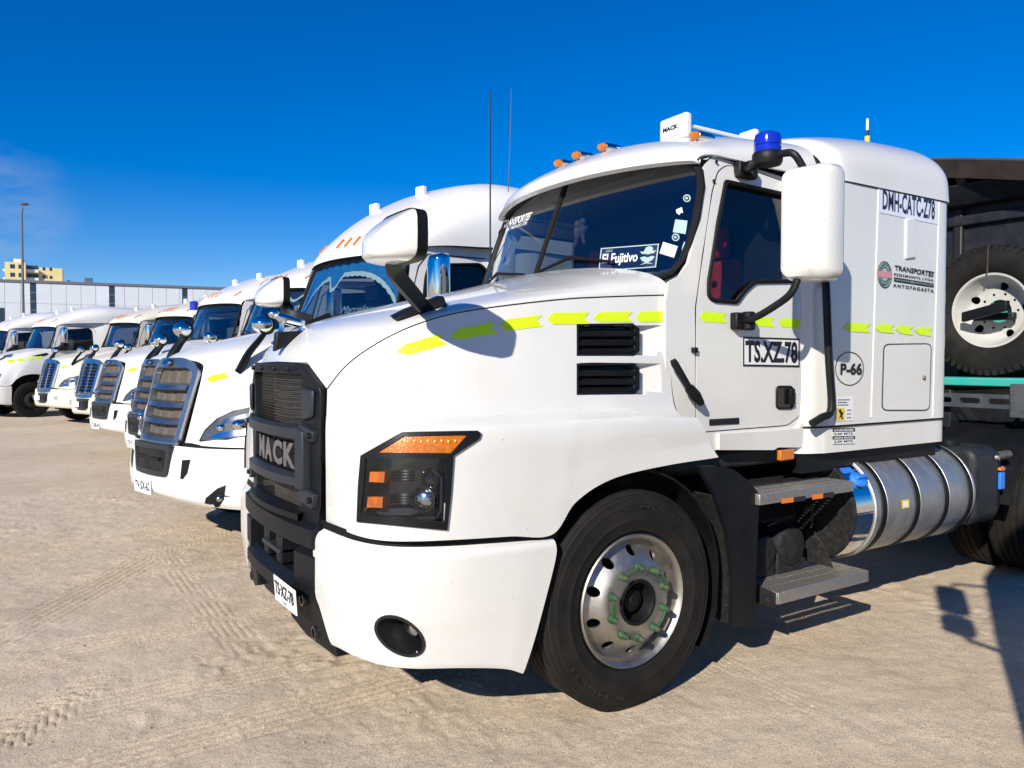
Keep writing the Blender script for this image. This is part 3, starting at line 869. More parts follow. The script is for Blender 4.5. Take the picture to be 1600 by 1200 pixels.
# ---- decals on the hood
CH = [[(619.5,551),(632,539),(695,520),(686,530),(699,538),(639,555)],[(703,526),(717,514),(774,503),(766,512),(778,520),(716,531)],
 [(779,509),(793,499),(847,492),(838,500),(848,510),(791,517)],[(854,499),(864,489),(920,488),(913,496),(920,506),(864,507)],
 [(926,498),(936,488),(988,487),(980,495),(988,503),(936,503)],[(993,496),(1000,487),(1044,486),(1038,494),(1044,503),(1000,503)]]
hd = drape(hb, 0.0025)
for c in CH:
    MB().sheet(c, [], hd, 7).build('reflective_chevron', 'lime', mk, smooth=60)
# far side of the hood: one chevron shows past the grille
farch = [[(1.20,1.58,.04)]]
# ---- louvred side vents
for P, Q in ((V1, V1R), (V2, V2R)):
    f0, fd = drape(hb, 0.001), drape(hb, -0.03)
    v = MB().sheet(P, [], drape(hb, -0.035), 12).build('side_vent', 'blackgloss', mk, smooth=60)
    ring = MB().sheet(inset(P, -1.0), [inset(P, 2.2)], drape(hb, 0.002), 10)
    ring.build('vent_frame', 'black', v, smooth=60, solid=0.02)
    y0, y1 = P[0][1] + 3, P[-1][1] - 3
    for k in range(3):
        yy = y0 + (k + 0.5) * (y1 - y0) / 3
        mb = MB()
        a = [drape(hb, -0.004)(u, yy + 4) for u in np.linspace(904, 996, 8)]
        b = [drape(hb, -0.034)(u, yy - 5) for u in np.linspace(904, 996, 8)]
        c2 = [drape(hb, -0.010)(u, yy + 8) for u in np.linspace(904, 996, 8)]
        mb.grid([b, a, c2]).build('louvre_slat', 'black', v, smooth=30, solid=0.006)
    # painted scoop behind the louvres: deep at the louvre, flush at its rear end
    u0, u1 = 998, Q[1][0]
    t0, t1 = Q[0][1] - 1, Q[3][1] + 1
    g = []
    for k in range(6):
        u = u0 + (u1 + 1 - u0) * k / 5; dd = -0.042 * (1 - k / 5)
        g.append([drape(hb, 0.0)(u, t0), drape(hb, dd)(u, t0 + (5 * (1 - k / 5) + 0.5)), drape(hb, dd)(u, t1 - (5 * (1 - k / 5) + 0.5)), drape(hb, 0.0)(u, t1)])
    MB().grid(g).build('scoop', 'paint', v, smooth=25)

# ---- headlamp set into the corner
def headlamp():
    bez_in = [(574,716),(700,717),(699,735),(694,817),(566,803),(571,760)]
    tsig = [(592,707),(631,682),(729,680),(704,708)]
    bz = MB().sheet(HL, [bez_in, tsig], drape(hb, 0.010), 9).build('headlamp', 'black', mk, smooth=40, solid=0.03)
    # turn signal with a row of small lamps behind its lens
    for k in range(9):
        MB().ball(drape(hb, .004)(627 + k * 10.5, 689 + (k % 2)), .006, 6).build('signal_led', 'ledamber', bz)
    MB().sheet(inset(tsig, -0.8), [], drape(hb, 0.004), 9).build('turn_signal', 'amber', bz, smooth=50)
    loopo = [drape(hb, 0.004)(*p) for p in bez_in]; loopi = [drape(hb, -0.085)(*p) for p in bez_in]
    mb = MB(); n = len(bez_in)
    mb.add(loopo + loopi, [(i, (i + 1) % n, n + (i + 1) % n, n + i) for i in range(n)])
    mb.sheet(bez_in, [], drape(hb, -0.085), 20)
    mb.build('reflector_bowl', 'blackgloss', bz, smooth=40)
    for y in (737, 776):
        q = [(579,y),(603,y),(601.5,y+17),(577.5,y+16)] if y < 760 else [(575.5,y),(600,y),(599,y+17.5),(574,y+16.5)]
        MB().sheet(q, [], drape(hb, -0.025), 12).build('side_reflector', 'amberdark', bz, smooth=0, solid=0.03)
        for k in range(4):
            yy = y + 1.5 + k * 4.6
            a = [drape(hb, -0.045)(u, yy) for u in (602, 620, 645)]; b = [drape(hb, -0.07)(u, yy + 2.3) for u in (602, 620, 645)]
            MB().grid([a, b]).build('trim_slat', 'grey', bz, smooth=0)
    # lower tray
    MB().sheet([(572,797),(640,796),(655,803),(640,808),(583,808)], [], drape(hb, -0.04), 12).build('trim_tray', 'grey', bz, smooth=30)
    for (u, v, r, m_) in ((676, 752, 0.040, 'blackgloss'), (664, 783, 0.058, 'blackgloss')):
        c = drape(hb, -0.05)(u, v); ax = Vector((-0.80, -0.60, 0.0))
        lp = MB().lathe([(0.001, -0.04), (r * 0.9, -0.04), (r, 0.0), (r * 0.95, 0.012), (r * 0.80, 0.006), (r * 0.78, -0.01)], c, ax, 20).build('lamp_ring', m_, bz)
        MB().lathe([(r * 0.80, -0.005), (r * 0.62, 0.014), (r * 0.35, 0.022), (0.001, 0.025)], c, ax, 20).build('projector_lens', 'chromedull' if r > 0.05 else 'glasslens', bz)
    MB().tube([drape(hb, -0.03)(678, 736), drape(hb, -0.03)(693, 748), drape(hb, -0.03)(692, 800), drape(hb, -0.03)(683, 812), drape(hb, -0.03)(650, 812)], 0.006, 6).build('trim_rim', 'grey', bz)
    MB().sheet(inset(bez_in, -0.6), [], drape(hb, 0.006), 20).build('lens', 'glassclear', bz, smooth=60)
    return bz
hl = headlamp()
mirror_copy(hl)

# ---- grille
def XG(y): return 1.085 + 0.06 * ((y - YC) / 0.6) ** 2
def GP(y, z, d=0.0): return Vector((XG(YC + y) + d, YC + y, z))
gout = [(-.575,.905),(.575,.905),(.60,1.53),(.40,1.645),(-.40,1.645),(-.60,1.53)]
g_up = rnd([(-.41,1.345),(.41,1.345),(.43,1.595),(-.43,1.595)], 0.04)
g_mid = rnd([(-.43,1.125),(.43,1.125),(.44,1.275),(-.44,1.275)], 0.03)
g_low = rnd([(-.40,.955),(.40,.955),(.42,1.075),(-.42,1.075)], 0.03)
gr = MB().sheet(rnd(gout, 0.035), [g_up, g_mid, g_low], lambda a, b: GP(a, b, -0.005), 0.06).build('grille_frame', 'black', mk, smooth=30, solid=0.04, solid_off=0, bev=0.008)
# crossbars carried proud of the frame, with bolted ears
def bar(z0, z1, hw, d0, d1, name, m_='grey'):
    pr = [(z0, d1), (z0 + 0.01, d0), (z1 - 0.012, d0), (z1, d1)]
    g = [[GP(y, z, d) + Vector((-0.015 * (1 - (y / hw) ** 2), 0, 0)) for z, d in pr] for y in np.linspace(-hw, hw, 17)]
    return MB().grid(g, flip=True).build(name, m_, gr, smooth=30)
bar(1.283, 1.352, .47, -0.055, -0.015, 'crossbar'); bar(1.062, 1.122, .47, -0.055, -0.015, 'crossbar'); bar(.905, .955, .44, -0.055, -0.01, 'crossbar', 'black')
for s in (-1, 1):
    fd_ = -.03 if s > 0 else -.066
    MB().hexa([GP(s*.43,1.06,fd_),GP(s*.50,1.06,fd_ + .006),GP(s*.50,1.06,-.0),GP(s*.43,1.06,-.0),GP(s*.43,1.35,fd_),GP(s*.50,1.33,fd_ + .006),GP(s*.50,1.33,-.0),GP(s*.43,1.35,-.0)]).build('side_bracket', 'grey', gr, bev=0.008)
    for z0, z1 in ((1.285, 1.345), (.985, 1.06)):
        q = [GP(s*.44,z0+.02,-.05),GP(s*.56,z0,-.05),GP(s*.575,z1-.01,-.05),GP(s*.44,z1+.02,-.05)]
        e = MB().prism(q, (0.05, 0, 0)).build('bracket_ear', 'grey', gr, bev=0.006)
        p = GP(s*.545,(z0+z1)/2,-.05)
        MB().lathe([(0.001,0.012),(0.012,0.012),(0.014,0.006),(0.014,-0.002),(0.022,-0.002),(0.022,-0.012)], p, (-1,0,0), 14).build('bolt', 'black', e)
    MB().prism([GP(s*.455,1.375,-.046),GP(s*.555,1.40,-.044),GP(s*.565,1.52,-.044),GP(s*.455,1.53,-.046)], (0.02,0,0)).build('side_recess', 'grey', gr, bev=0.01)
for s in (-.33,-.15,.08,.30):
    MB().lathe([(0.001,0.014),(0.008,0.013),(0.013,0.006),(0.013,-0.004)], GP(s,1.617,-.044), (-1,0,0), 12).build('bolt', 'black', gr)
def mesh_screen(z0, z1, hw, nyw, nzw, d):
    mb = MB(); w = 0.0011
    for k in range(nyw):
        y = -hw + 2 * hw * (k + .5) / nyw
        mb.add([GP(y - w, z0, d), GP(y + w, z0, d), GP(y + w, z1, d), GP(y - w, z1, d)], [(0, 1, 2, 3)])
    ys = np.linspace(-hw, hw, 13)
    for k in range(nzw):
        z = z0 + (z1 - z0) * (k + .5) / nzw
        mb.grid([[GP(y, z - w * 1.3, d - 0.002) for y in ys], [GP(y, z + w * 1.3, d - 0.002) for y in ys]])
    o = mb.build('grille_mesh', 'wire', gr, smooth=0); o['kind'] = 'stuff'
mesh_screen(1.33, 1.60, .44, 72, 18, 0.01); mesh_screen(1.10, 1.29, .45, 72, 12, 0.02); mesh_screen(.94, 1.085, .43, 60, 10, 0.01)
mb = MB()
mb.grid([[GP(y, z, 0.10) for y in np.linspace(-.46, .46, 9)] for z in (.92, 1.28, 1.62)])
mb.build('radiator', 'radiator', gr)
for z0, z1 in ((1.34, 1.6), (.95, 1.08)):
    mb = MB()
    for k in range(24):
        z = z0 + (z1 - z0) * k / 24
        mb.add([GP(-.32, z, .02), GP(.1, z, .02), GP(.1, z + .004, .02), GP(-.32, z + .004, .02)], [(0, 1, 2, 3)])
    o = mb.build('cooler_fins', 'brown', gr, smooth=0); o['kind'] = 'stuff'
for k, ch in enumerate('MACK'):
    y0 = .33 - k * .168
    f = lambda a, b, y0=y0: GP(y0 - a * .148, 1.137 + b * .122, -.015)
    text('letter', ch, f, 'chromegrille', gr, bold=0.045, solid=0.03)

# ---- bumper: white ends, black centre
BP = [(1.09,3.375),(1.10,3.2),(1.125,3.02),(1.19,2.88),(1.30,2.79),(1.5,2.73),(1.75,2.70),(1.945,2.695)]
zb = [.415,.42,.42,.415,.405,.385,.35,.31]; zt = [.905,.905,.905,.903,.90,.893,.885,.878]
rows = []
for k, ((x, y), b, t) in enumerate(zip(BP, zb, zt)):
    nx_, ny_ = [(-1,0),(-1,-.05),(-.95,-.3),(-.8,-.6),(-.55,-.83),(-.25,-.97),(-.08,-1),(0,-1)][k]
    zz = [b, b + .03, b + .14, .62, .80, .862, t]
    dd = [.030, .022, .008, 0, 0, .004, .035]
    r = []
    for i, (z, d) in enumerate(zip(zz, dd)):
        px, py = x - nx_ * d, y - ny_ * d
        if k == 0: py += -.16 * max(0, (.66 - z) / .26) ** 1.0 - (0.05 if i == 6 else 0)
        if k == 1: py += -.06 * max(0, (.66 - z) / .26)
        if k == 7: px -= .155 * max(0, (.80 - z) / .5)
        if k == 6: px -= .06 * max(0, (.80 - z) / .5)
        r.append((px, py, z))
    rows.append(r)
BUMP = loft(rows, 20, 12)
bb = bvh_of([BUMP])
FOG = [(625 + 38.5 * math.cos(a) * 1.0 + 6 * math.sin(a), 993.5 + 31 * math.sin(a) + 9 * math.cos(a)) for a in [2 * math.pi * k / 28 for k in range(28)]]
FOGi = inset(FOG, 2.5)
bump = MB().grid(BUMP, skip=lambda c: inside(proj(c), FOGi)).build('bumper_end', 'paint', mk, smooth=40, solid=0.012)
fo = MB().sheet(inset(FOG, -0.8), [inset(FOG, 4)], drape(bb, 0.004), 8).build('fog_lamp', 'blackgloss', bump, smooth=50, solid=0.02)
mb = MB(); fi = inset(FOG, 3.5); A = [drape(bb, 0.002)(*p) for p in fi]
cc = sum(A, Vector()) / len(A); dv = Vector((0.10, 0.03, 0))
B = [cc + (p - cc) * 0.72 + dv for p in A]; n = len(A)
mb.add(A + B, [(i, (i + 1) % n, n + (i + 1) % n, n + i) for i in range(n)])
mb.add(B, [tuple(range(n))]).build('fog_lamp', 'black', bump, smooth=40)
MB().ball(drape(bb, -.055)(646, 990), 0.042, 10, (.7, 1, 1)).build('fog_lamp', 'chromedull', bump)
mirror_copy(bump)
# black gasket band between bumper and hood
q = catmull(BP, 6)
g = [[(x + .03, y + .03, .875) , (x + .034, y + .036, .94)] for x, y in q]
o = MB().grid(g, flip=True).build('bumper_gap_trim', 'rubber', mk, smooth=60)
mirror_copy(o)

def XB(y): return 1.045 + 0.05 * (abs(y) / 0.6) ** 2
def BPt(y, z, d=0.0): return Vector((XB(y) + d, YC + y, z))
cb = MB()
def bslab(mb, y0, y1, z0, z1, d0, d1, n=9, ztap=None):
    """front-facing slab following the bumper's bow"""
    ys = np.linspace(y0, y1, n)
    g = [[BPt(y, z0, d1), BPt(y, z0 + .012, d0), BPt(y, z1 - .03, d0), BPt(y, z1, d0 + .05), BPt(y, z1, d1)] for y in ys]
    mb.grid(g, flip=True)
    for q in (g[0], g[-1]): mb.add(q, [tuple(range(5))])
top = MB(); bslab(top, -.60, .60, .80, .925, -.02, .14); cbo = top.build('bumper_centre', 'black', mk, smooth=30)
for s in (-1, 1):
    mb = MB(); bslab(mb, s * .60, s * .40, .615, .80, -.012, .14, 5); mb.build('bumper_pillar', 'black', cbo, smooth=30)
    mb = MB()
    pts = [(s*.60,.63),(s*.40,.63),(s*.33,.60),(s*.30,.43),(s*.47,.38),(s*.74,.355)] 
    f0 = [BPt(y, z, .0 + .10 * max(0, .5 - z)) for y, z in pts]
    mb.prism(f0, (0.10, 0, 0)).build('bumper_wing', 'black', cbo, bev=0.012)
    for y, z in ((.46,.55),(.56,.42)):
        MB().lathe([(0.001,-.012),(.020,-.012),(.022,.004),(.030,.004),(.032,-.01)], BPt(s*y, z, .0 + .10*max(0,.5-z)), (-1,0,0), 16).build('tow_socket', 'blackgloss', cbo)
mb = MB(); bslab(mb, -.42, .42, .545, .645, -.03, .14); mb.build('bumper_lower_bar', 'black', cbo, smooth=30)
MB().prism([BPt(-.36,.56,.03),BPt(.36,.56,.03),BPt(.34,.40,.05),BPt(-.34,.40,.05)], (.05,0,0)).build('bumper_skirt', 'black', cbo, bev=.01)
MB().prism([BPt(-.42,.62,.12),BPt(.42,.62,.12),BPt(.42,.82,.12),BPt(-.42,.82,.12)], (.03,0,0)).build('bumper_opening', 'rubber', cbo, bev=0)
for y in (-.17, .06):
    MB().box(1.06, 1.16, YC + y, YC + y + .09, .65, .79).build('tow_bracket', 'black', cbo, bev=.008)
MB().box(1.05, 1.16, YC - .17, YC + .15, .70, .725).build('tow_pin', 'grey', cbo, bev=.006)
pc = [ox(430, 936, 1.005), ox(463, 963, 1.005), ox(460, 923, 1.005), ox(427, 897, 1.005)]
pl = MB().prism(pc, (0.006, 0, 0)).build('licence_plate', 'sticker', mk, smooth=0, bev=.002)
qm = quadmap(*[p + Vector((-.003, 0, 0)) for p in pc])
text('plate_text', 'TS·XZ-78', lambda a, b: qm(.06 + .88 * a, .32 + .52 * b), 'ink', pl, bold=.02)
text('plate_text', 'CHILE', lambda a, b: qm(.40 + .2 * a, .10 + .12 * b), 'ink', pl)

# ---- cab skin
def ysd(z): return 2.85 + .10 * max(0, (z - 1.9) / .8) ** 1.6 + .012 * max(0, (1.45 - z) / .3)
def sidept(u, v, off=0.0):
    p = isolve(u, v, lambda p: ysd(p.z)); return p - Vector((0, off, 0))
def WX(y, z): return 2.70 + .20 * abs((y - YC) / .98) ** 2.2 + .39 * (z - 2.2)
def wsolve(u, v):
    d = ray(u, v); lo, hi = 2.0, 9.0
    f = lambda t: (CAM + d * t).x - WX((CAM + d * t).y, (CAM + d * t).z)
    ts = np.linspace(lo, hi, 141); k = next((i for i in range(140) if f(ts[i]) * f(ts[i + 1]) <= 0), 60)
    lo, hi = ts[k], ts[k + 1]
    for _ in range(30):
        m = (lo + hi) / 2
        if f(lo) * f(m) <= 0: hi = m
        else: lo = m
    return CAM + d * lo
DOOR = rnd([(1087,675),(1087,480),(1098,400),(1113,300),(1122,268),(1135,259),(1162,263),(1222,284),(1250,292),(1253,420),(1256,560),(1254,610),(1250,648),(1229,664),(1150,670)], 6)
WIN = rnd([(1131,282),(1118,350),(1104,440),(1104,463),(1112,471),(1150,474),(1163,456),(1178,442),(1243,441),(1244,307)], 5)
CABO = [(1040,690),(1040,470),(1046,440),(1062,431),(1076,410),(1092,350),(1102,292),(1100,262),(1112,244),(1124,246),(1221,276),(1262,288),(1290,298),(1296,420),(1300,560),(1298,697),(1212,698),(1205,703),(1120,703),(1052,720)]
cs = MB().sheet(CABO, [inset(DOOR, -1.0)], sidept, 16).build('cab_side', 'paint', mk, smooth=60, solid=.02)
mirror_copy(cs)
dr = MB().sheet(DOOR, [WIN], lambda u, v: sidept(u, v, .004), 14).build('door', 'paint', mk, smooth=60, solid=.03)
wl = [sidept(u, v, .008) for u, v in inset(WIN, 1.5)]
MB().tube(wl + [wl[0]], .012, 8, cap=False).build('window_seal', 'rubber', dr)
MB().sheet(WIN, [], lambda u, v: sidept(u, v, -.015), 0).build('window_glass', 'glassdark', dr, smooth=60)
dl = [sidept(u, v, -.001) for u, v in inset(DOOR, -.5)]
MB().tube(dl + [dl[0]], .0045, 6, cap=False).build('door_seam', 'rubber', dr)
mirror_copy(dr)
# near-side door fittings
hq = rrect(1211.5, 1237, 604, 638, 5)
hh = MB().sheet(hq, [], lambda u, v: sidept(u, v, .006), 0).build('door_handle', 'blackgloss', dr, smooth=0)
lo = [sidept(u, v, .008) for u, v in hq]; MB().tube(lo + [lo[0]], .006, 6, cap=False).build('handle_rim', 'black', hh)
MB().prism([sidept(u, v, .03) for u, v in ((1229,607),(1236,607),(1236,632),(1229,632))], (0,.02,0)).build('handle_grip', 'black', hh, bev=.004)
bg = MB().prism([sidept(u, v, .009) for u, v in ((1107,655),(1153,652.5),(1153,662),(1107,664.5))], (0,.004,0)).build('door_badge', 'ink', dr, smooth=0)
fq = quadmap(*[sidept(u, v, .011) for u, v in ((1120,661.5),(1150,660),(1150,655.5),(1120,657))])
text('badge_text', 'ANTHEM', fq, 'grey', bg)
MB().box(*sum([[p - .014, p + .014] for p in sidept(1083, 547, .01)], [])).build('door_hinge', 'black', dr, bev=.004)
def decal(poly, m_, name, parent, off=.0055, fn=None, res=0):
    fn = fn or (lambda u, v: sidept(u, v, off))
    return MB().sheet(poly, [], fn, res).build(name, m_, parent, smooth=0)
for c in ([(1092,495),(1098,487),(1135,490),(1129,496),(1134,505),(1098,503)], [(1169,502),(1176,495),(1209,496.5),(1204,503),(1209,512),(1176,508)], [(1215,504),(1221,497.5),(1249,499),(1249,513),(1221,511)]):
    decal(c, 'lime', 'reflective_chevron', dr)
def frame_text(q, s, parent, fn, bold=.03, w=.03):
    b = [fn(*p) for p in q]; qm = quadmap(b[0], b[1], b[2], b[3])
    pl = MB().add(b, [(0, 1, 2, 3)]).build('number_sign', 'sticker', parent, smooth=0)
    up = Vector((0, -.0015, 0))
    for a0, a1, b0, b1 in ((0, 1, 0, .06), (0, 1, .94, 1), (0, .022, .06, .94), (.978, 1, .06, .94)):
        MB().add([qm(a0, b0) + up, qm(a1, b0) + up, qm(a1, b1) + up, qm(a0, b1) + up], [(0, 1, 2, 3)]).build('sign_border', 'ink', pl, smooth=0)
    text('sign_text', s, lambda a, b: qm(.04 + .92 * a, .12 + .76 * b) + up, 'ink', pl, bold=bold)
    return pl
frame_text([(1159,572),(1247.5,573.5),(1247.5,529),(1159,526)], 'TS.XZ.78', dr, lambda u, v: sidept(u, v, .007), bold=.035)
# sill below the door
MB().sheet([(1120,677),(1212,672),(1244,668),(1252,655),(1258,655),(1258,698),(1212,698),(1205,702),(1120,702)], [], lambda u, v: sidept(u, v, -.03), 0).build('sill', 'paint', mk, smooth=0, solid=.05)
sl = MB().prism([sidept(u, v, .012) for u, v in ((1120,692),(1204,684),(1218,672),(1232,670),(1212,698),(1120,701))], (0, .06, 0)).build('sill_step', 'paint', mk, bev=.008)
# hood latch on the cowl
lt = MB()
a, b, c = sidept(1043, 568, .05), sidept(1066, 606, .05), sidept(1085, 630, .05)
lt.tube([sidept(1041, 562, .045), a, b], [.014, .020, .017], 10).tube([b, (b + c) / 2, c], [.026, .030, .018], 10)
lt.build('hood_latch', 'rubber', mk)

# ---- windshield
hpx = [(1032,434),(1050,427),(1066,408),(1078,380),(1089,340),(1096,290),(1094,268),(1083,254),(1062,248)]
hp = [wsolve(*p) for p in hpx]
half = [(p.y, p.z) for p in hp]
outl = [(YC, 2.13), (3.5, 2.10), (3.15, 2.085)] + half + [(3.3, 2.775), (3.6, 2.80), (YC, 2.815)]
full = outl + [(2 * YC - y, z) for y, z in outl[-2:0:-1]]
wfn = lambda a, b: Vector((WX(a, b), a, b))
ws = MB().sheet(full, [], wfn, .09).build('windshield', 'glass', mk, smooth=60)
wo = [wfn(*p) + Vector((-.004, 0, 0)) for p in full]
MB().tube(wo + [wo[0]], .022, 8, cap=False).build('windshield_seal', 'rubber', ws)
MB().tube([wfn(YC, z) + Vector((-.004, 0, 0)) for z in (2.12, 2.4, 2.82)], .016, 8).build('windshield_divider', 'rubber', ws)
# wipers
MB().tube([wfn(3.90, 2.20) + Vector((-.02, 0, 0)), wfn(3.62, 2.26) + Vector((-.03, 0, 0)), wfn(3.28, 2.20) + Vector((-.03, 0, 0))], [.008, .012, .006], 6).build('wiper', 'rubber', mk)
MB().tube([wfn(4.75, 2.20) + Vector((-.02, 0, 0)), wfn(4.5, 2.25) + Vector((-.03, 0, 0)), wfn(4.05, 2.20) + Vector((-.03, 0, 0))], [.008, .012, .006], 6).build('wiper', 'rubber', mk)
# stickers on the glass
def wq(q, off=.006): return [wsolve(*p) - Vector((off, off * .4, 0)) for p in q]
def wdec(q, m_, name='glass_sticker', off=.006):
    return MB().add(wq(q, off), [tuple(range(len(q)))]).build(name, m_, ws, smooth=0)
ef = wdec([(936,424),(1026,418),(1031,381),(940,388)], 'inkblue', 'name_sign', .004)
bq = wq([(936,424),(1026,418),(1031,381),(940,388)], .008); qm = quadmap(*bq)
for a0, a1, b0, b1 in ((0, 1, 0, .045), (0, 1, .955, 1), (0, .02, .045, .955), (.98, 1, .045, .955)):
    MB().add([qm(a0, b0), qm(a1, b0), qm(a1, b1), qm(a0, b1)], [(0, 1, 2, 3)]).build('sign_border', 'mint', ef, smooth=0)
text('sign_text', 'El Fujitivo', lambda a, b: qm(.05 + .62 * a, .18 + .55 * b), 'sticker', ef, bold=.02)
text('sign_text', 'GRZ', lambda a, b: qm(.10 + .12 * a, .80 + .10 * b), 'mint', ef)
hat = [(.70,.72),(.76,.70),(.79,.88),(.84,.93),(.90,.88),(.92,.70),(.97,.74),(.94,.62),(.84,.58),(.73,.62)]
MB().add([qm(*p) for p in hat], [tuple(range(len(hat)))]).build('hat_emblem', 'mint', ef, smooth=0)
msk = [(.71,.46),(.78,.50),(.84,.44),(.90,.50),(.96,.46),(.92,.32),(.86,.24),(.96,.14),(.84,.20),(.72,.14),(.81,.24),(.75,.32)]
MB().add([qm(*p) for p in msk], [tuple(range(len(msk)))]).build('scarf_emblem', 'mint', ef, smooth=0)
wdec([(1031,396),(1054,403),(1060,385),(1037,378)], 'paper', 'paper_note')
wdec([(1052,363),(1072,366),(1075,345),(1056,343)], 'mint')
for (cx, cy, r) in ((1074,310,6), (1056.5,371,6)):
    wdec(circ(cx, cy, r, 16), 'mint'); wdec(circ(cx, cy, r * .7, 16), 'inkblue', off=.008); wdec(circ(cx, cy, r * .35, 10), 'mint', off=.010)
wdec([(1057,328),(1066,324),(1068,333),(1065,332),(1062,336),(1058,333)], 'sticker')
wdec([(1064,404),(1071,402),(1073,385),(1070,377),(1067,385)], 'mint')
def pxq(q, off):
    (a, b), (c, d), (e, f), (g, h) = q
    return lambda x, y: wsolve((a * (1 - x) + c * x) * (1 - y) + (g * (1 - x) + e * x) * y, (b * (1 - x) + d * x) * (1 - y) + (h * (1 - x) + f * x) * y) - Vector((off, off * .4, 0))
text('glass_sticker', 'TRANSPORTES', pxq([(788,357),(828,344),(834,331),(790,345)], .012), 'sticker', ws, bold=.03, shear=.2)
text('glass_sticker', 'PEDEMONTE LTDA.', pxq([(791,362),(824,351),(828,345),(793,357)], .012), 'sticker', ws, bold=.02, shear=.2)

# ---- cab roof with the visor lip
RE = [(3.04,2.945,2.725),(3.08,2.945,2.752),(3.17,2.94,2.768),(3.33,2.93,2.762),(3.6,2.91,2.748),(4.02,2.87,2.735)]
RC = [(2.79,2.755),(2.82,2.825),(2.94,2.90),(3.1,2.965),(3.45,3.035),(4.02,3.075)]
rows = []
for (ex, ey, ez), (cx, cz), n in zip(RE, RC, (2.2, 2.2, 2.3, 2.4, 2.6, 2.7)):
    r = []
    for k in range(11):
        t = k / 10 * math.pi / 2
        yf = 1 - math.cos(t) ** (2 / n); zf = math.sin(t) ** (2 / n)
        r.append((ex + (cx - ex) * (1 - (1 - yf) ** 2.2), ey + (YC - ey) * yf, ez + (cz - ez) * zf))
    rows.append(r + [(p[0], 2 * YC - p[1], p[2]) for p in r[-2::-1]])
ROOF = loft(rows, 6, 3); rb = bvh_of([ROOF])
rf = MB().grid(ROOF, flip=True).build('cab_roof', 'paint', mk, smooth=60, solid=.015)
lip = ROOF[0]
und = [[p, (p[0] + .03, p[1], p[2] - .012), (WX(min(max(p[1], 3.0), 4.9), 2.80) - .02, YC + (p[1] - YC) * .975, min(2.80, p[2] + .05))] for p in lip]
MB().grid(und).build('sun_visor', 'paint', rf, smooth=40, solid=.012)
for (u, v) in ((1117,253),(1113,283)):
    p = sidept(u, v, .012); MB().ball(p, .009, 6).build('visor_bolt', 'black', rf)
def on_roof(x, y):
    p, n, i, t = rb.ray_cast(Vector((x, y, 5)), Vector((0, 0, -1))); return p
for (x, y) in ((3.26,3.13),(3.075,3.72),(3.05,3.95),(3.075,4.18),(3.26,4.77)):
    p = on_roof(x, y)
    h = MB().lathe([(.001,.15),(.017,.135),(.028,.10),(.030,.04),(.030,0),(.025,-.004)], p + Vector((-.03, 0, .016)), (1, 0, .04), 16).build('marker_lamp', 'chromedull', mk)
    MB().lathe([(.001,-.048),(.014,-.044),(.025,-.024),(.029,0),(.027,.008)], p + Vector((-.03, 0, .016)), (1, 0, .04), 16).build('marker_lens', 'amber', h)
    MB().box(p.x - .05, p.x + .06, p.y - .015, p.y + .015, p.z - .03, p.z + .02).build('marker_foot', 'chromedull', h, bev=.004)
# roof boxes
rbx = MB().box(3.47, 3.53, 3.45, 3.69, 3.035, 3.195).build('roof_box', 'paint', mk, bev=.02, seg=3)
fb = planar((3.466, 3.655, 3.065), (0, -.15, 0), (0, 0, .115))
MB().add([fb(0, 0), fb(1, 0), fb(1, 1), fb(0, 1)], [(0, 1, 2, 3)]).build('box_plate', 'stickerblue', rbx, smooth=0)
text('box_text', 'MACK', lambda a, b: fb(.06 + .88 * a, .34 + .25 * b) + Vector((-.002, 0, 0)), 'ink', rbx, bold=.05)
rb2 = MB().box(4.04, 4.09, 3.40, 3.54, 3.03, 3.17).build('roof_box', 'paint', mk, bev=.015)
MB().tube([(3.5, 3.50, 3.13), (4.06, 3.46, 3.11)], .012, 8).build('roof_rail', 'paint', mk)
MB().tube([(3.5, 3.60, 3.02), (3.5, 3.60, 3.08)], .02, 8).build('box_foot', 'black', rbx)
# blue beacon on the mirror bracket
bc = Vector((3.295, 2.69, 2.675))
be = MB().lathe([(.001,0),(.07,0),(.078,.02),(.078,.055),(.07,.065),(.001,.065)], bc, (0, 0, 1), 24).build('beacon_base', 'black', mk, smooth=40)
MB().lathe([(.070,.065),(.070,.09),(.066,.092),(.066,.097),(.070,.10),(.069,.135),(.064,.155),(.045,.166),(.001,.170)], bc, (0, 0, 1), 24).build('beacon_lens', 'bluelens', be, smooth=40)

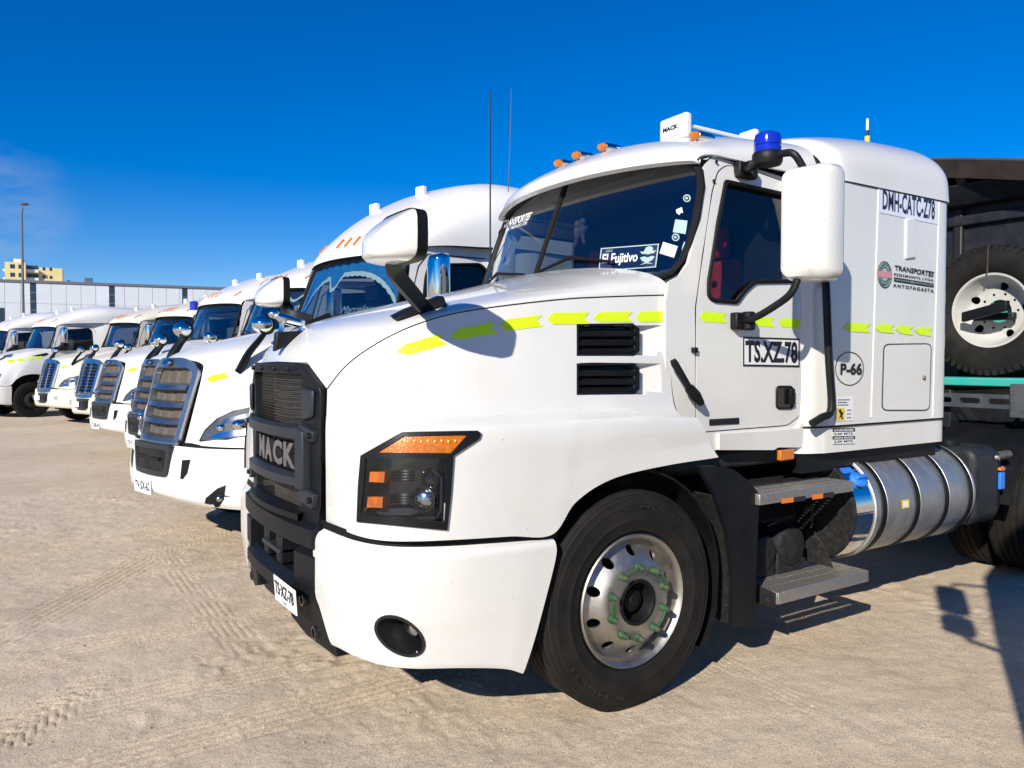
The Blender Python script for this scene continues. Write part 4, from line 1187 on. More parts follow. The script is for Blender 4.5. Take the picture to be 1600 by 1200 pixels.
# ---- door mirror
def door_mirror():
    g = []
    for t, k in ((0.0, .55), (.03, .86), (.08, .97), (.16, 1.0), (.17, .97)):
        ring = rrect(-.118 * k, .118 * k, -.295 * (1 - (1 - k) * .6), .295 * (1 - (1 - k) * .6), .055 * k, 5)
        g.append([Vector((3.24 + t + .12 * (a + .15) * 0, 2.482 + a, 2.35 + b)) for a, b in ring])
    for r in g:
        for p in r:
            p.x += .10 * (2.60 - p.y) / .30 * .9
    mb = MB().grid(g, cv=True); n = len(g[0]); mb.f.append(tuple(range(n)))
    mh = mb.build('door_mirror', 'paint', mk, smooth=40)
    MB().add([p + Vector((.002, 0, 0)) for p in g[-1]], [tuple(range(n))]).build('mirror_glass', 'chrome', mh, smooth=0)
    m1 = sidept(1157, 268, .03); m2 = sidept(1152, 502, .03)
    up = [m1, oy(1180, 259, 2.74), oy(1205, 246, 2.66), oy(1228, 239, 2.58), oy(1243, 243, 2.53), Vector((3.36, 2.50, 2.60))]
    arm = MB().tube([tuple(p) for p in catmull([tuple(p) for p in up], 5)], .019, 10).build('mirror_arm', 'black', mh)
    lo = [m2, oy(1178, 497, 2.74), oy(1208, 480, 2.64), oy(1236, 458, 2.55), Vector((3.34, 2.52, 2.10))]
    MB().tube([tuple(p) for p in catmull([tuple(p) for p in lo], 5)], .019, 10).build('mirror_arm', 'black', mh)
    for p in (m1, m2):
        mb = MB().box(p.x - .06, p.x + .06, p.y - .02, p.y + .035, p.z - .045, p.z + .045)
        mb.lathe([(.001,-.05),(.036,-.05),(.036,.05),(.001,.05)], p + Vector((.03, -.02, 0)), (0, 0, 1), 14)
        mb.build('mirror_mount', 'black', mh, bev=.01)
    return mh
dm = door_mirror(); mirror_copy(dm)

# ---- hood mirrors: shallow domed heads with a black rim, on a bent black arm
hm_base, _n, _i, _t = tb.ray_cast(CAM, ray(654, 487).normalized())
def hood_mirror(base, rim, path, sgn):
    d = Vector((1, -.12 * sgn, .0)).normalized(); w = Vector((.12 * sgn, 1, 0)).normalized()
    def L(x, y, z): return base + d * x + w * y * sgn + Vector((0, 0, z))
    b = MB().hexa([L(-.13,-.055,-.045),L(.13,-.06,.0),L(.13,.06,.02),L(-.13,.055,-.02),L(-.06,-.035,.005),L(.11,-.04,.075),L(.11,.04,.085),L(-.06,.035,.015)]).build('hood_mirror', 'black', mk, bev=.012)
    pth = catmull([tuple(p) for p in path], 4); g = []
    for k, p in enumerate(pth):
        q = Vector(p); dd = (Vector(pth[min(k + 1, len(pth) - 1)]) - Vector(pth[max(0, k - 1)])).normalized()
        s_ = dd.cross(Vector((.3, 1, 0))).normalized(); w2 = dd.cross(s_)
        g.append([q + s_ * .030 - w2 * .02, q + s_ * .036, q + s_ * .030 + w2 * .02, q - s_ * .030 + w2 * .02, q - s_ * .036, q - s_ * .030 - w2 * .02])
    MB().grid(g, cv=True).build('mirror_arm', 'black', b, smooth=40)
    cx, cy, z0, z1 = rim; g = []
    for dx, k, zt, zb in ((-.135, .12, .30, .16), (-.125, .40, .45, .08), (-.10, .64, .62, .03), (-.065, .82, .78, .01), (-.03, .94, .91, .0), (0.0, 1.0, 1.0, .0)):
        za, zc = z0 + (z1 - z0) * zb, z0 + (z1 - z0) * zt; ring = []
        for i in range(24):
            a = 2 * math.pi * i / 24; ca, sa = math.cos(a), math.sin(a)
            ring.append(Vector((cx + dx, cy + .172 * k * math.copysign(abs(ca) ** .42, ca), (za + zc) / 2 + (zc - za) / 2 * math.copysign(abs(sa) ** .42, sa))))
        g.append(ring)
    mb = MB().grid(g, cv=True); mb.f.append(tuple(range(24)))
    mb.build('mirror_head', 'paint', b, smooth=50)
    r_ = []; c = sum(g[-1], Vector()) / 24
    for xx, kk in ((-.008, 1.015), (.036, 1.0), (.04, .92), (.03, .9)):
        r_.append([Vector((cx + xx, c.y + (p.y - c.y) * kk, c.z + (p.z - c.z) * kk)) for p in g[-1]])
    MB().grid(r_, cv=True).build('mirror_rim', 'black', b, smooth=40)
    MB().add(r_[-1], [tuple(range(24))]).build('mirror_glass', 'chrome', b, smooth=0)
    return b
nb_ = hood_mirror(hm_base, (1.215, 2.70, 2.02, 2.215), [oy(662, 482, hm_base.y - .02), oy(643, 458, 2.98), oy(622, 432, 2.84), oy(616, 417, 2.77), oy(618, 398, 2.70)], 1)
fbase = Vector((hm_base.x, 2 * YC - hm_base.y, hm_base.z))
hood_mirror(fbase, (1.42, 5.10, 2.01, 2.20), [fbase + Vector((.01, .02, .03)), fbase + Vector((-.12, .10, .07)), Vector((1.48, 5.05, 2.0)), Vector((1.44, 5.10, 2.05))], -1)
tx0, tx1 = oy(658, 470, 3.02), oy(640, 446, 2.90)
e_ = tx0 - tx1; nn_ = e_.cross(Vector((.42, .9, 0))).normalized() * .032
text('arm_text', 'MACK', lambda a, c: tx1 + e_ * a + nn_ * (.5 - c), 'grey', nb_, bold=.05)

# ---- hood ornament: small chrome figure on a black wedge
ob, *_ = tb.ray_cast(Vector((1.17, YC, 4)), Vector((0, 0, -1)))
wed = MB().prism([ob + Vector((-.09, .028, -.06)), ob + Vector((.14, .02, .055)), ob + Vector((-.08, .028, .04))], (0, -.056, 0)).build('hood_ornament', 'black', mk, bev=.006)
fg = MB()
fg.tube([ob + Vector(q) for q in ((.085, 0, .050), (.055, 0, .085), (.0, 0, .098), (-.05, 0, .112), (-.075, 0, .125))], [.008, .024, .026, .027, .016], 10)
fg.ball(ob + Vector((-.088, 0, .132)), .025, 8, (1.15, .9, .9))
for x, y in ((-.05,.016),(-.05,-.016),(.05,.016),(.05,-.016)):
    fg.tube([ob + Vector((x - .01, y, .03)), ob + Vector((x, y, .06)), ob + Vector((x + .005, y, .10))], [.010, .008, .012], 6)
fg.build('ornament_figure', 'chrome', wed, smooth=50)

# ---- sleeper box
YS = 2.78
sec = []
plan = [(3.86,3.10),(3.80,3.0),(3.775,2.92),(3.79,2.86),(3.84,2.815),(3.92,2.79),(4.02,YS),(4.5,YS),(5.0,YS),(5.20,YS+.002),(5.245,2.83),(5.25,2.95)]
plan = [tuple(p) for p in catmull(plan, 4)]
zlev = [1.275, 1.6, 2.2, 2.73]
g = [[(x, y, z) for z in zlev] for x, y in plan]
slp = MB().grid(g).build('sleeper_side', 'paint', mk, smooth=50, solid=.02)
mirror_copy(slp)
def sp(u, v, off=.003): 
    return oy(u, v, YS - off * .42)
MB().box(5.18, 5.245, 2.90, 2 * YC - 2.90, 1.15, 2.72).build('sleeper_back', 'paint', mk, bev=.02)
# skirt under the seam
g = [[(x, y + .006, z) for z in (1.262, 1.20, 1.115)] for x, y in plan]
sk = MB().grid(g, flip=True).build('sleeper_skirt', 'paint', mk, smooth=50, solid=.02); mirror_copy(sk)
# roof cap
SE = [(3.98,2.86,2.745),(4.03,2.80,2.745),(4.12,YS-.006,2.745),(4.5,YS-.008,2.745),(5.0,YS-.008,2.745),(5.20,YS-.006,2.745),(5.255,2.80,2.745)]
SC = [(4.00,3.00),(4.06,3.07),(4.18,3.12),(4.6,3.19),(5.0,3.225),(5.20,3.22),(5.26,3.17)]
rows = []
for (ex, ey, ez), (cx, cz) in zip(SE, SC):
    r = []
    for k in range(11):
        t = k / 10 * math.pi / 2; n = 2.6
        yf = 1 - math.cos(t) ** (2 / n); zf = math.sin(t) ** (2 / n)
        r.append((ex + (cx - ex) * yf, ey + (YC - ey) * yf, ez + (cz - ez) * zf))
    r = [(ex, ey - .004, ez - .035)] + r
    rows.append(r + [(p[0], 2 * YC - p[1], p[2]) for p in r[-2::-1]])
CAP = loft(rows, 5, 3)
cap = MB().grid(CAP, flip=True).build('sleeper_roof', 'paint', mk, smooth=50, solid=.02)
MB().add([tuple(p) for p in CAP[-1]], [tuple(range(len(CAP[-1])))]).build('roof_end', 'paint', cap, smooth=0)
MB().add([tuple(p) for p in CAP[0]], [tuple(range(len(CAP[0])))]).build('roof_front', 'black', cap, smooth=0)
MB().tube([tuple(Vector(p) + Vector((-.005, 0, .0))) for p in CAP[0][2:34]], .014, 8).build('roof_gasket', 'rubber', cap)
MB().tube([(x, y - .002, 2.708) for x, y in plan if y < 2.83 and x < 5.22], .004, 6).build('roof_seam', 'rubber', cap)
MB().tube([(x, y - .001, 1.268) for x, y in plan if y < 2.9], .004, 6).build('skirt_seam', 'rubber', sk)
for u0, u1, va, vb in ((1373, 1361, 288, 652), (1467.5, 1457, 305, 652)):
    MB().tube([sp(u0, va, .001), sp(u1, vb, .001)], .006, 6).build('panel_ridge', 'paint', slp)
# locker door
LK = rnd([(1381,538),(1455,537),(1452,641),(1378,641)], 9)
lk = MB().sheet(LK, [], lambda u, v: sp(u, v, .006), 0).build('locker_door', 'paint', mk, smooth=0)
le = [sp(u, v, .004) for u, v in LK]; MB().tube(le + [le[0]], .004, 6, cap=False).build('locker_seam', 'grey', lk)
MB().lathe([(.001,.012),(.010,.012),(.014,.004),(.014,-.004)], sp(1443, 590, .006), (0, -1, 0), 12).build('locker_lock', 'bolt', lk)
MB().prism([sp(u, v, .028) for u, v in ((1417,341),(1433,341),(1431.5,403),(1416,405))], (0, .028, 0)).build('sleeper_vent', 'paint', mk, bev=.008)
for c in ([(1317,511),(1326,504),(1361,506),(1354,512.5),(1360,520),(1328,518)], [(1367.5,512.5),(1375,506),(1398,507.6),(1392,513.6),(1397.5,521),(1375,519)],
          [(1399,513.6),(1407,508),(1428,510),(1422,516),(1427.5,524),(1407,521)], [(1429,516),(1437,511),(1457.5,512.5),(1452,518),(1456,526),(1437,523)]):
    decal(c, 'lime', 'reflective_chevron', slp, fn=lambda u, v: sp(u, v, .009))
def stext(s, bl, br, tr, tl, m_='ink', bold=.03, parent=slp, name='side_text', off=.012, **k):
    return text(name, s, quadmap(*[sp(*p, off) for p in (bl, br, tr, tl)]), m_, parent, bold=bold, **k)
decal([(1374,332),(1466,351),(1466,309),(1375,291)], 'stickerblue', 'code_sign', slp, fn=lambda u, v: sp(u, v, .007))
stext('DMH-CATC-Z78', (1379,327), (1460.5,344), (1461,313), (1379.5,296), 'inkblue', .025)
stext('TRANSPORTES', (1399,422), (1459,433), (1460,424.5), (1398,414), shear=.15)
stext('PEDEMONTE LTDA.', (1397,430.5), (1460,440), (1460,436.5), (1397,426.4), bold=.04, spacing=1.2)
decal([(1397,439.5),(1459,449),(1459,443),(1397,433)], 'ink', 'text_bar', slp, fn=lambda u, v: sp(u, v, .010))
stext('operaciones@pedemonte.com', (1398.5,438.5), (1457,447.5), (1457,443.6), (1398.5,434.5), 'mint', .01)
stext('ANTOFAGASTA', (1395.6,448), (1459,457.5), (1459.5,452), (1395.6,443), bold=.03, spacing=1.3)
lg = lambda a, b: sp(1382.5 + 11.3 * a, 429 - 21 * b + 1.6 * a, .010)
def ringp(r0, r1, m_, off):
    MB().sheet(circ(0, 0, r1, 32), [circ(0, 0, r0, 32)] if r0 else [], lambda a, b: sp(1382.5 + 11.3 * a, 429 - 21 * b + 1.6 * a, off), 0).build('emblem_ring', m_, slp, smooth=0)
ringp(0, 1.0, 'mint', .008); ringp(.93, 1.0, 'ink', .011); ringp(.50, .58, 'ink', .011)
MB().add([sp(1382.5 + 11.3 * a, 429 - 21 * b + 1.6 * a, .0125) for a, b in ((-.95,-.22),(.95,-.22),(.95,.22),(-.95,.22))], [(0, 1, 2, 3)]).build('emblem_band', 'pinkish', slp, smooth=0)
for s, a0, a1 in (('TRANSPORTES', 160, 20), ('PEDEMONTE', 200, 340)):
    fl = 1 if a0 < 180 else -1
    text('emblem_text', s, lambda a, b: (lambda t, r: sp(1382.5 + 11.3 * r * math.cos(t), 429 - 21 * r * math.sin(t), .0125))(R_(a0 + (a1 - a0) * a), .76 + fl * (.22 * b - .11)), 'ink', slp, bold=.02)
MB().sheet(circ(1327.5, 576, 22.5, 40, 26.5), [circ(1327.5, 576, 21.3, 40, 25.2)], lambda u, v: sp(u, v, .009), 0).build('number_ring', 'ink', slp, smooth=0)
stext('P-66', (1313,585.5), (1347,586), (1347.5,567), (1313.5,567), bold=.04)
# small warning labels low on the corner
decal([(1306,658),(1333,657),(1333,619),(1306,620)], 'sticker', 'warning_label', slp, fn=lambda u, v: sp(u, v, .010))
decal([(1307,657),(1320,656.5),(1320,637),(1307,637.5)], 'yellow', 'warning_pictogram', slp, fn=lambda u, v: sp(u, v, .012))
MB().sheet([(1311,655),(1313,648),(1310,641),(1314,639),(1316,645),(1319,642),(1316,650),(1318,655),(1315,655),(1314,651)], [], lambda u, v: sp(u, v, .014), 0).build('warning_figure', 'ink', slp, smooth=0)
for k, (yy, a) in enumerate(((624, .9), (628, .7), (632, .8), (640, .4), (646, .4), (652, .4))):
    x0_ = 1309 if yy < 636 else 1323
    decal([(x0_, yy + 1.4), (x0_ + 21 * a * (1 if yy < 636 else .9), yy + 1.2), (x0_ + 21 * a * (1 if yy < 636 else .9), yy), (x0_, yy + .2)], 'grey', 'label_line', slp, fn=lambda u, v: sp(u, v, .014))
sq = lambda u, v: sp(u, v, .006)
for (va, vb, m1, m2, s) in ((669.5, 675, 'ink', 'sticker', 'ALTURA MAXIMA'), (675, 681.5, 'sticker', 'ink', '3,60 MTS.'), (681.5, 687, 'ink', 'sticker', 'ANCHO MAXIMO'), (687, 693.5, 'sticker', 'ink', '2,50 MTS.')):
    MB().add([sp(1301, vb, .004), sp(1336, vb - .6, .004), sp(1336, va - .6, .004), sp(1301, va, .004)], [(0, 1, 2, 3)]).build('height_label', m1, sk, smooth=0)
    stext(s, (1303, vb - 1.2), (1334, vb - 1.8), (1334, va + .6), (1303, va + 1.2), m2, .03, parent=sk, name='label_text', off=.006)
# grab handle
gh = [oy(1291, 455, 2.74), oy(1295, 560, 2.735), oy(1299, 638, 2.735), oy(1284, 652, 2.735), oy(1268, 662, 2.75)]
o = MB().tube([tuple(p) for p in catmull([tuple(p) for p in [oy(1290, 440, 2.80)] + gh], 4)], .022, 10).build('grab_handle', 'black', mk)
mirror_copy(o)
# antennas
MB().tube([oy(766, 485, 5.0), oy(766, 300, 5.0), oy(766.5, 143, 5.0)], [.008, .006, .004], 6).build('whip_antenna', 'grey', mk)
MB().tube([oy(794, 300, 5.05), oy(797, 220, 5.05), oy(799, 138, 5.05)], [.004, .003, .0015], 5).build('whip_antenna', 'grey', mk)
pA = oy(1355, 222, 4.0)
an = MB().tube([pA - Vector((0, 0, .12)), pA + Vector((0, 0, .05))], .022, 8).build('antenna_tip', 'yellow', mk)
MB().tube([pA + Vector((0, 0, .05)), pA + Vector((0, 0, .10))], .015, 8).build('antenna_tip', 'inkblue', mk)
MB().tube([pA + Vector((0, 0, .10)), pA + Vector((0, 0, .20))], .011, 8).build('antenna_tip', 'sticker', mk)
# ------------------------------------------------------------------ wheels
def tyre_mesh(mb, c, ax, R=.522, W=.285, lug=False, n=72):
    """tyre with rounded shoulders and circumferential grooves; ax points outboard, c is the middle of the tread"""
    w = W / 2; prof = [(.300, w * .62), (.318, w * .80), (.330, w * .88), (.333, w * .91), (.338, w * .905), (.36, w * .98), (.385, w * 1.0), (.388, w * 1.015), (.392, w * 1.0), (.42, w * 1.0), (.455, w * .975), (.458, w * .99), (.463, w * .965), (.475, w * .95), (.488, w * .925), (.490, w * .94), (.494, w * .915), (R - .022, w * .86), (R - .018, w * .868), (R - .006, w * .78)]
    gr = []
    for k, y in enumerate(np.linspace(w * .72, -w * .72, 5)):
        gr += [(R - .001, y + .006), (R - .011, y + .004), (R - .011, y - .004), (R - .001, y - .006)]
    prof += gr + [(R - .006, -w * .78), (R - .022, -w * .86), (.475, -w * .95), (.42, -w), (.36, -w * .98), (.300, -w * .62)]
    return mb.lathe(prof, c, ax, n)
def wheel(parent, c, ax, name='wheel', detail=True, rimm='alu', nuts=True):
    """c: centre of the tread; ax: outboard direction"""
    c = Vector(c); ax = Vector(ax).normalized()
    t = tyre_mesh(MB(), c, ax).build(name, 'tyre', parent, smooth=35)
    out = c + ax * .125
    e1 = Vector((0, 0, 1)); e1 = (e1 - ax * ax.dot(e1)).normalized(); e2 = ax.cross(e1)
    def depth(r):
        return float(np.interp(r, [0, .075, .08, .10, .185, .205, .235, .27, .292], [.035, .035, .035, .035, .030, .015, -.015, -.045, -.055]))
    f = lambda a, b: out + e1 * b + e2 * a + ax * (depth(math.hypot(a, b)) - .005)
    holes = [circ(.237 * math.cos(2 * math.pi * (k + .5) / 10), .237 * math.sin(2 * math.pi * (k + .5) / 10), .0245, 12) for k in range(10)]
    if detail:
        rim = MB().sheet(circ(0, 0, .290, 60), holes + [circ(0, 0, .108, 30)], f, .028)
    else:
        rim = MB().sheet(circ(0, 0, .290, 24), [circ(0, 0, .108, 12)], f, .07)
    r = rim.build('rim', rimm, t, smooth=50, solid=.012)
    MB().lathe([(.288, -.075), (.289, -.02), (.297, .000), (.312, .012), (.318, .006), (.314, -.012), (.296, -.03)], out, ax, 48).build('rim_flange', rimm, t, smooth=50)
    MB().lathe([(.30, -.06), (.29, -.10), (.10, -.12), (.001, -.12)], out, ax, 24).build('brake_drum', 'frame', t)
    hub = MB().lathe([(.112, .02), (.109, .036), (.096, .036), (.090, .025), (.086, -.035), (.062, -.040), (.058, -.012), (.050, -.004), (.030, -.002), (.026, .006), (.001, .008)], out, ax, 24).build('hub', 'rubber', t)
    if detail:
        for k in range(10):
            a = 2 * math.pi * k / 10
            p = out + (e1 * math.cos(a) + e2 * math.sin(a)) * .1675
            MB().lathe([(.001, .070), (.012, .070), (.0145, .064), (.0155, .046), (.018, .044), (.020, .028)], p, ax, 12).build('wheel_nut', 'green' if nuts else 'bolt', t)
            if nuts:
                MB().lathe([(.001, .0725), (.0085, .0725), (.0095, .069)], p, ax, 8).build('nut_cap', 'bolt', t)
        if nuts:
            for k in range(0, 10, 2):
                pts = [out + (e1 * math.cos(a) + e2 * math.sin(a)) * .166 + ax * .052 for a in np.linspace(2 * math.pi * (k + .0) / 10, 2 * math.pi * (k + 1) / 10, 5)]
                MB().tube(pts, .008, 6).build('nut_link', 'green', t)
    return t
wc = Vector((2.42, 2.71 + .1425, .520))
fw = wheel(mk, wc, (0, -1, 0))
# raised lettering on the sidewall
def swtext(s, a0, a1, r, h):
    c = wc + Vector((0, -.1455, 0))
    text('sidewall_text', s, lambda a, b: (lambda t, rr: c + Vector((rr * math.sin(t), 0, rr * math.cos(t))))(R_(a0 + (a1 - a0) * a), r + h * b), 'grey_tyre', fw, bold=.02)
mat('grey_tyre', (0.016, 0.015, 0.014), 0.6)
swtext('X MULTI', -12, 38, .435, .022); swtext('X MULTI', 188, 238, .435, .022)
MB().sheet([(945,898),(957,896),(955,918),(944,919)], [], lambda u, v: oy(u, v, 2.742), 0).build('rim_sticker', 'sticker', fw, smooth=0)
MB().sheet([(947,902),(952,900),(953,910),(948,912)], [], lambda u, v: oy(u, v, 2.740), 0).build('rim_sticker', 'bluecap', fw, smooth=0)
mirror_copy(fw)
for x in (6.75, 8.07):
    for yy in (2.74, 3.07):
        w = wheel(mk, (x, yy + .14, .52), (0, -1, 0), detail=False, nuts=False); mirror_copy(w)

# ---- wheel-arch liner and splash flap
lin = []
for k in range(25):
    a = R_(-38 + (218 + 20) * k / 24)
    r = .60 if k > 2 else .62
    x, z = wc.x - .02 + r * math.cos(a) * 1.02, .56 + r * math.sin(a) * .98
    lin.append([(x, 2.74, z), (x, 2.90, z + .005), (x, 3.15, z)])
o = MB().grid(lin).build('arch_liner', 'black', mk, smooth=60, solid=.01); mirror_copy(o)
fl = [(1086,728),(1112,727),(1140,733),(1160,748),(1180,771),(1176,850),(1173,974),(1150,978),(1138,975),(1139,900),(1130,830),(1112,775)]
o = MB().sheet(fl, [], lambda u, v: oy(u, v, 2.735), 0).build('splash_flap', 'black', mk, smooth=0, solid=.03); mirror_copy(o)
mb = MB()
fp_ = catmull([tuple(oy(u, v, 2.74)) for u, v in ((1112,775),(1130,830),(1139,900),(1138,975))], 6)
mb.grid([[p, (p[0] + .03, p[1] + .28, p[2])] for p in fp_]).build('splash_flap', 'dusty', mk, smooth=60, solid=.008)
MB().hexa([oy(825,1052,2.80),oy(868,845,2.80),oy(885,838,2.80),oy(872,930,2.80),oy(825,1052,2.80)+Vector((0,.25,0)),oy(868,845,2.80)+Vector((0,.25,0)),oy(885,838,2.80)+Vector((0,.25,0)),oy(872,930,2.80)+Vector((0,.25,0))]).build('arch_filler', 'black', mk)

# ---- chassis, axle, engine block shadows
for s in (-1, 1):
    MB().box(1.45, 9.2, YC + s * .43 - .04, YC + s * .43 + .04, .72, 1.0).build('frame_rail', 'frame', mk, bev=.008)
MB().tube([(2.42, 2.95, .52), (2.42, 3.3, .45), (2.42, 4.6, .45), (2.42, 4.95, .52)], .06, 10).build('front_axle', 'frame', mk)
MB().box(1.5, 2.75, 3.5, 4.4, .70, 1.7).build('engine', 'frame', mk, bev=.05)
MB().box(2.78, 5.2, 2.92, 4.98, 1.06, 1.16).build('cab_floor', 'frame', mk, bev=.02)
MB().box(3.0, 5.15, 3.25, 4.65, .98, 1.07).build('cab_floor', 'frame', mk)
for x in (6.75, 8.07):
    MB().tube([(x, 2.9, .52), (x, 5.0, .52)], .07, 10).build('rear_axle', 'frame', mk)
MB().box(6.5, 7.4, 3.45, 4.45, 1.02, 1.14).build('fifth_wheel', 'frame', mk, bev=.03)

# ---- steps
def step(x0, x1, y0, y1, z0, z1, nh):
    hs = []
    for r in range(2):
        yy = y0 + (y1 - y0) * (.36 + .34 * r)
        for k in range(nh):
            xx = x0 + .03 + (x1 - x0 - .06) * (k + .5 + .0 * r) / nh
            hs.append([(xx - .010, yy - .013), (xx + .010, yy - .013), (xx + .010, yy + .013), (xx - .010, yy + .013)])
    s = MB().sheet([(x0, y0), (x1, y0), (x1, y1), (x0, y1)], hs, lambda a, b: (a, b, z1), 0).build('step', 'step', mk, smooth=0, solid=.004)
    MB().sheet([(x0 + .01, y0 + .008), (x1 - .01, y0 + .008), (x1 - .01, y1), (x0 + .01, y1)], [[(a + .0316, b + .0172) for a, b in h] for h in hs if h[2][0] + .04 < x1 - .02], lambda a, b: (a, b, z1 - .02), 0).build('step_shade_plate', 'rubber', s, smooth=0)  # added black plate darkens the step holes; its openings are shifted to pass sunlight
    MB().box(x0, x1, y0 - .004, y0 + .004, z0, z1 - .0015).build('step_face', 'step', s, bev=.003)
    MB().box(x0 - .002, x0 + .006, y0 + .005, y1, z0, z1 - .003).build('step_end', 'step', s, bev=.002)
    MB().box(x1 - .006, x1 + .002, y0 + .005, y1, z0, z1 - .003).build('step_end', 'step', s, bev=.002)
    return s
s1 = step(3.245, 4.06, 2.68, 2.86, .897, .955, 24)
s2 = step(3.375, 4.185, 2.66, 2.90, .355, .42, 24)
mirror_copy(s1); mirror_copy(s2)
for a, b in ((1221, 1259), (1269, 1303)):
    q = [oy(a, 787 - (a - 1221) * .13, 2.674), oy((a + b) / 2, 784.5 - (a - 1221) * .13, 2.674), oy((a + b) / 2, 777 - (a - 1221) * .13, 2.674), oy(a, 779.5 - (a - 1221) * .13, 2.674)]
    MB().add(q, [(0, 1, 2, 3)]).build('step_label', 'orange', s1, smooth=0)
    q2 = [oy((a + b) / 2, 784.5 - (a - 1221) * .13, 2.674), oy(b, 782 - (a - 1221) * .13, 2.674), oy(b, 774.5 - (a - 1221) * .13, 2.674), oy((a + b) / 2, 777 - (a - 1221) * .13, 2.674)]
    MB().add(q2, [(0, 1, 2, 3)]).build('step_label', 'grey', s1, smooth=0)
MB().hexa([(4.06,2.80,.42),(4.16,2.90,.42),(4.16,3.0,.42),(4.06,3.0,.42),(4.06,2.88,.56),(4.08,2.95,.62),(4.08,3.0,.62),(4.06,3.0,.62)]).build('step_bracket', 'dusty', mk, bev=.004)
MB().hexa([(3.36,2.67,.335),(3.372,2.67,.335),(3.372,3.1,.335),(3.36,3.1,.335),(3.36,2.67,.415),(3.372,2.67,.415),(3.372,3.1,.46),(3.36,3.1,.46)]).build('step_bracket', 'dusty', mk)
# battery box and air tanks behind the steps
MB().box(3.18, 4.02, 2.86, 3.40, .90, .962).build('battery_cover', 'dusty', mk, bev=.02)
MB().box(3.30, 4.05, 3.05, 3.45, .40, .90).build('battery_box', 'black', mk, bev=.02)
for x, r in ((3.53, .105), (3.775, .118)):
    MB().lathe([(.001, 0), (r * .6, .0), (r * .93, .012), (r, .04), (r, .5), (.001, .5)], (x, 2.865, .425 + r + .03), (0, 1, 0), 28).build('air_tank', 'dusty', mk, smooth=40)
    MB().box(x - r, x + r, 2.885, 3.3, .42, .425 + r).build('tank_cradle', 'dusty', mk, bev=.01)
MB().lathe([(.001, 0), (.07, 0), (.09, .02), (.09, .4)], (3.335, 2.90, .53), (0, 1, 0), 20).build('air_tank', 'black', mk, smooth=40)
MB().tube([(3.86, 2.87, .75), (3.88, 2.86, .80), (3.92, 2.86, .80), (3.95, 2.87, .74), (3.95, 2.88, .66)], .006, 6).build('air_line', 'grey', mk)
# ---- fuel tank with straps
tc3 = Vector((4.10, 3.02, .745)); TR = .325
tk = MB().lathe([(.001, .015), (TR * .8, .012), (TR * .97, 0), (TR, .015), (TR, .035)], tc3, (1, 0, 0), 48).build('fuel_tank', 'dusty', mk, smooth=40)
MB().lathe([(TR + .002, .02), (TR + .002, .20)], tc3, (1, 0, 0), 64).build('tank_wrap', 'chrome', tk)
MB().lathe([(TR, .20), (TR, 1.36), (TR * .97, 1.385), (TR * .8, 1.40), (.001, 1.405)], tc3, (1, 0, 0), 64).build('tank_shell', 'tankalu', tk, smooth=40)
for x in (.215, .30, .66, 1.0, 1.30):
    if x == .215:
        MB().lathe([(TR + .003, -.018), (TR + .012, -.014), (TR + .012, .03), (TR + .003, .034)], tc3 + Vector((x, 0, 0)), (1, 0, 0), 64).build('tank_band', 'tankalu', tk); continue
    MB().lathe([(TR + .003, -.026), (TR + .008, -.022), (TR + .008, .022), (TR + .003, .026)], tc3 + Vector((x, 0, 0)), (1, 0, 0), 64).build('tank_strap', 'black', tk)
    MB().lathe([(TR + .001, .028), (TR + .006, .031), (TR + .001, .036)], tc3 + Vector((x, 0, 0)), (1, 0, 0), 64).build('strap_edge', 'alu', tk)
ax = Vector((0, -.62, .78)).normalized()
fc = oy(1340, 752, 2.76)
MB().lathe([(.001, -.12), (.045, -.12), (.045, -.02), (.050, -.02), (.050, 0)], fc, ax, 20).build('filler_neck', 'black', tk)
fcap = MB().lathe([(.052, 0), (.056, .006), (.056, .024), (.048, .030), (.001, .030)], fc, ax, 20).build('filler_cap', 'bluecap', tk, smooth=40)
MB().hexa([fc + ax * .028 + Vector(v) for v in ((-.05, -.01, -.008), (.05, -.01, -.008), (.05, .01, .008), (-.05, .01, .008))] + [fc + ax * .05 + Vector(v) for v in ((-.045, -.01, -.008), (.045, -.01, -.008), (.045, .01, .008), (-.045, .01, .008))]).build('cap_grip', 'bluecap', fcap, bev=.004)
lb = [(4.13, .05), (4.26, .05), (4.26, .17), (4.13, .17)]
MB().grid([[tc3 + Vector((x - 4.10, -(TR + .004) * math.cos(t), (TR + .004) * math.sin(t))) for t in np.linspace(.80, .93, 5)] for x in (4.13, 4.24)]).build('tank_label', 'bluecap', tk, smooth=60)
MB().grid([[tc3 + Vector((x - 4.10, -(TR + .004) * math.cos(t), (TR + .004) * math.sin(t))) for t in np.linspace(-.02, .14, 5)] for x in (4.575, 4.66)]).build('tank_label', 'yellow', tk, smooth=60)
MB().grid([[tc3 + Vector((x - 4.10, -(TR + .006) * math.cos(t), (TR + .006) * math.sin(t))) for t in np.linspace(.0, .11, 5)] for x in (4.59, 4.645)]).build('tank_label', 'sticker', tk, smooth=60)
MB().lathe([(.06, .0), (.06, .03), (.001, .03)], tc3 + Vector((.62, -.08, TR - .01)), (0, -.2, 1), 20).build('tank_cap', 'black', tk)
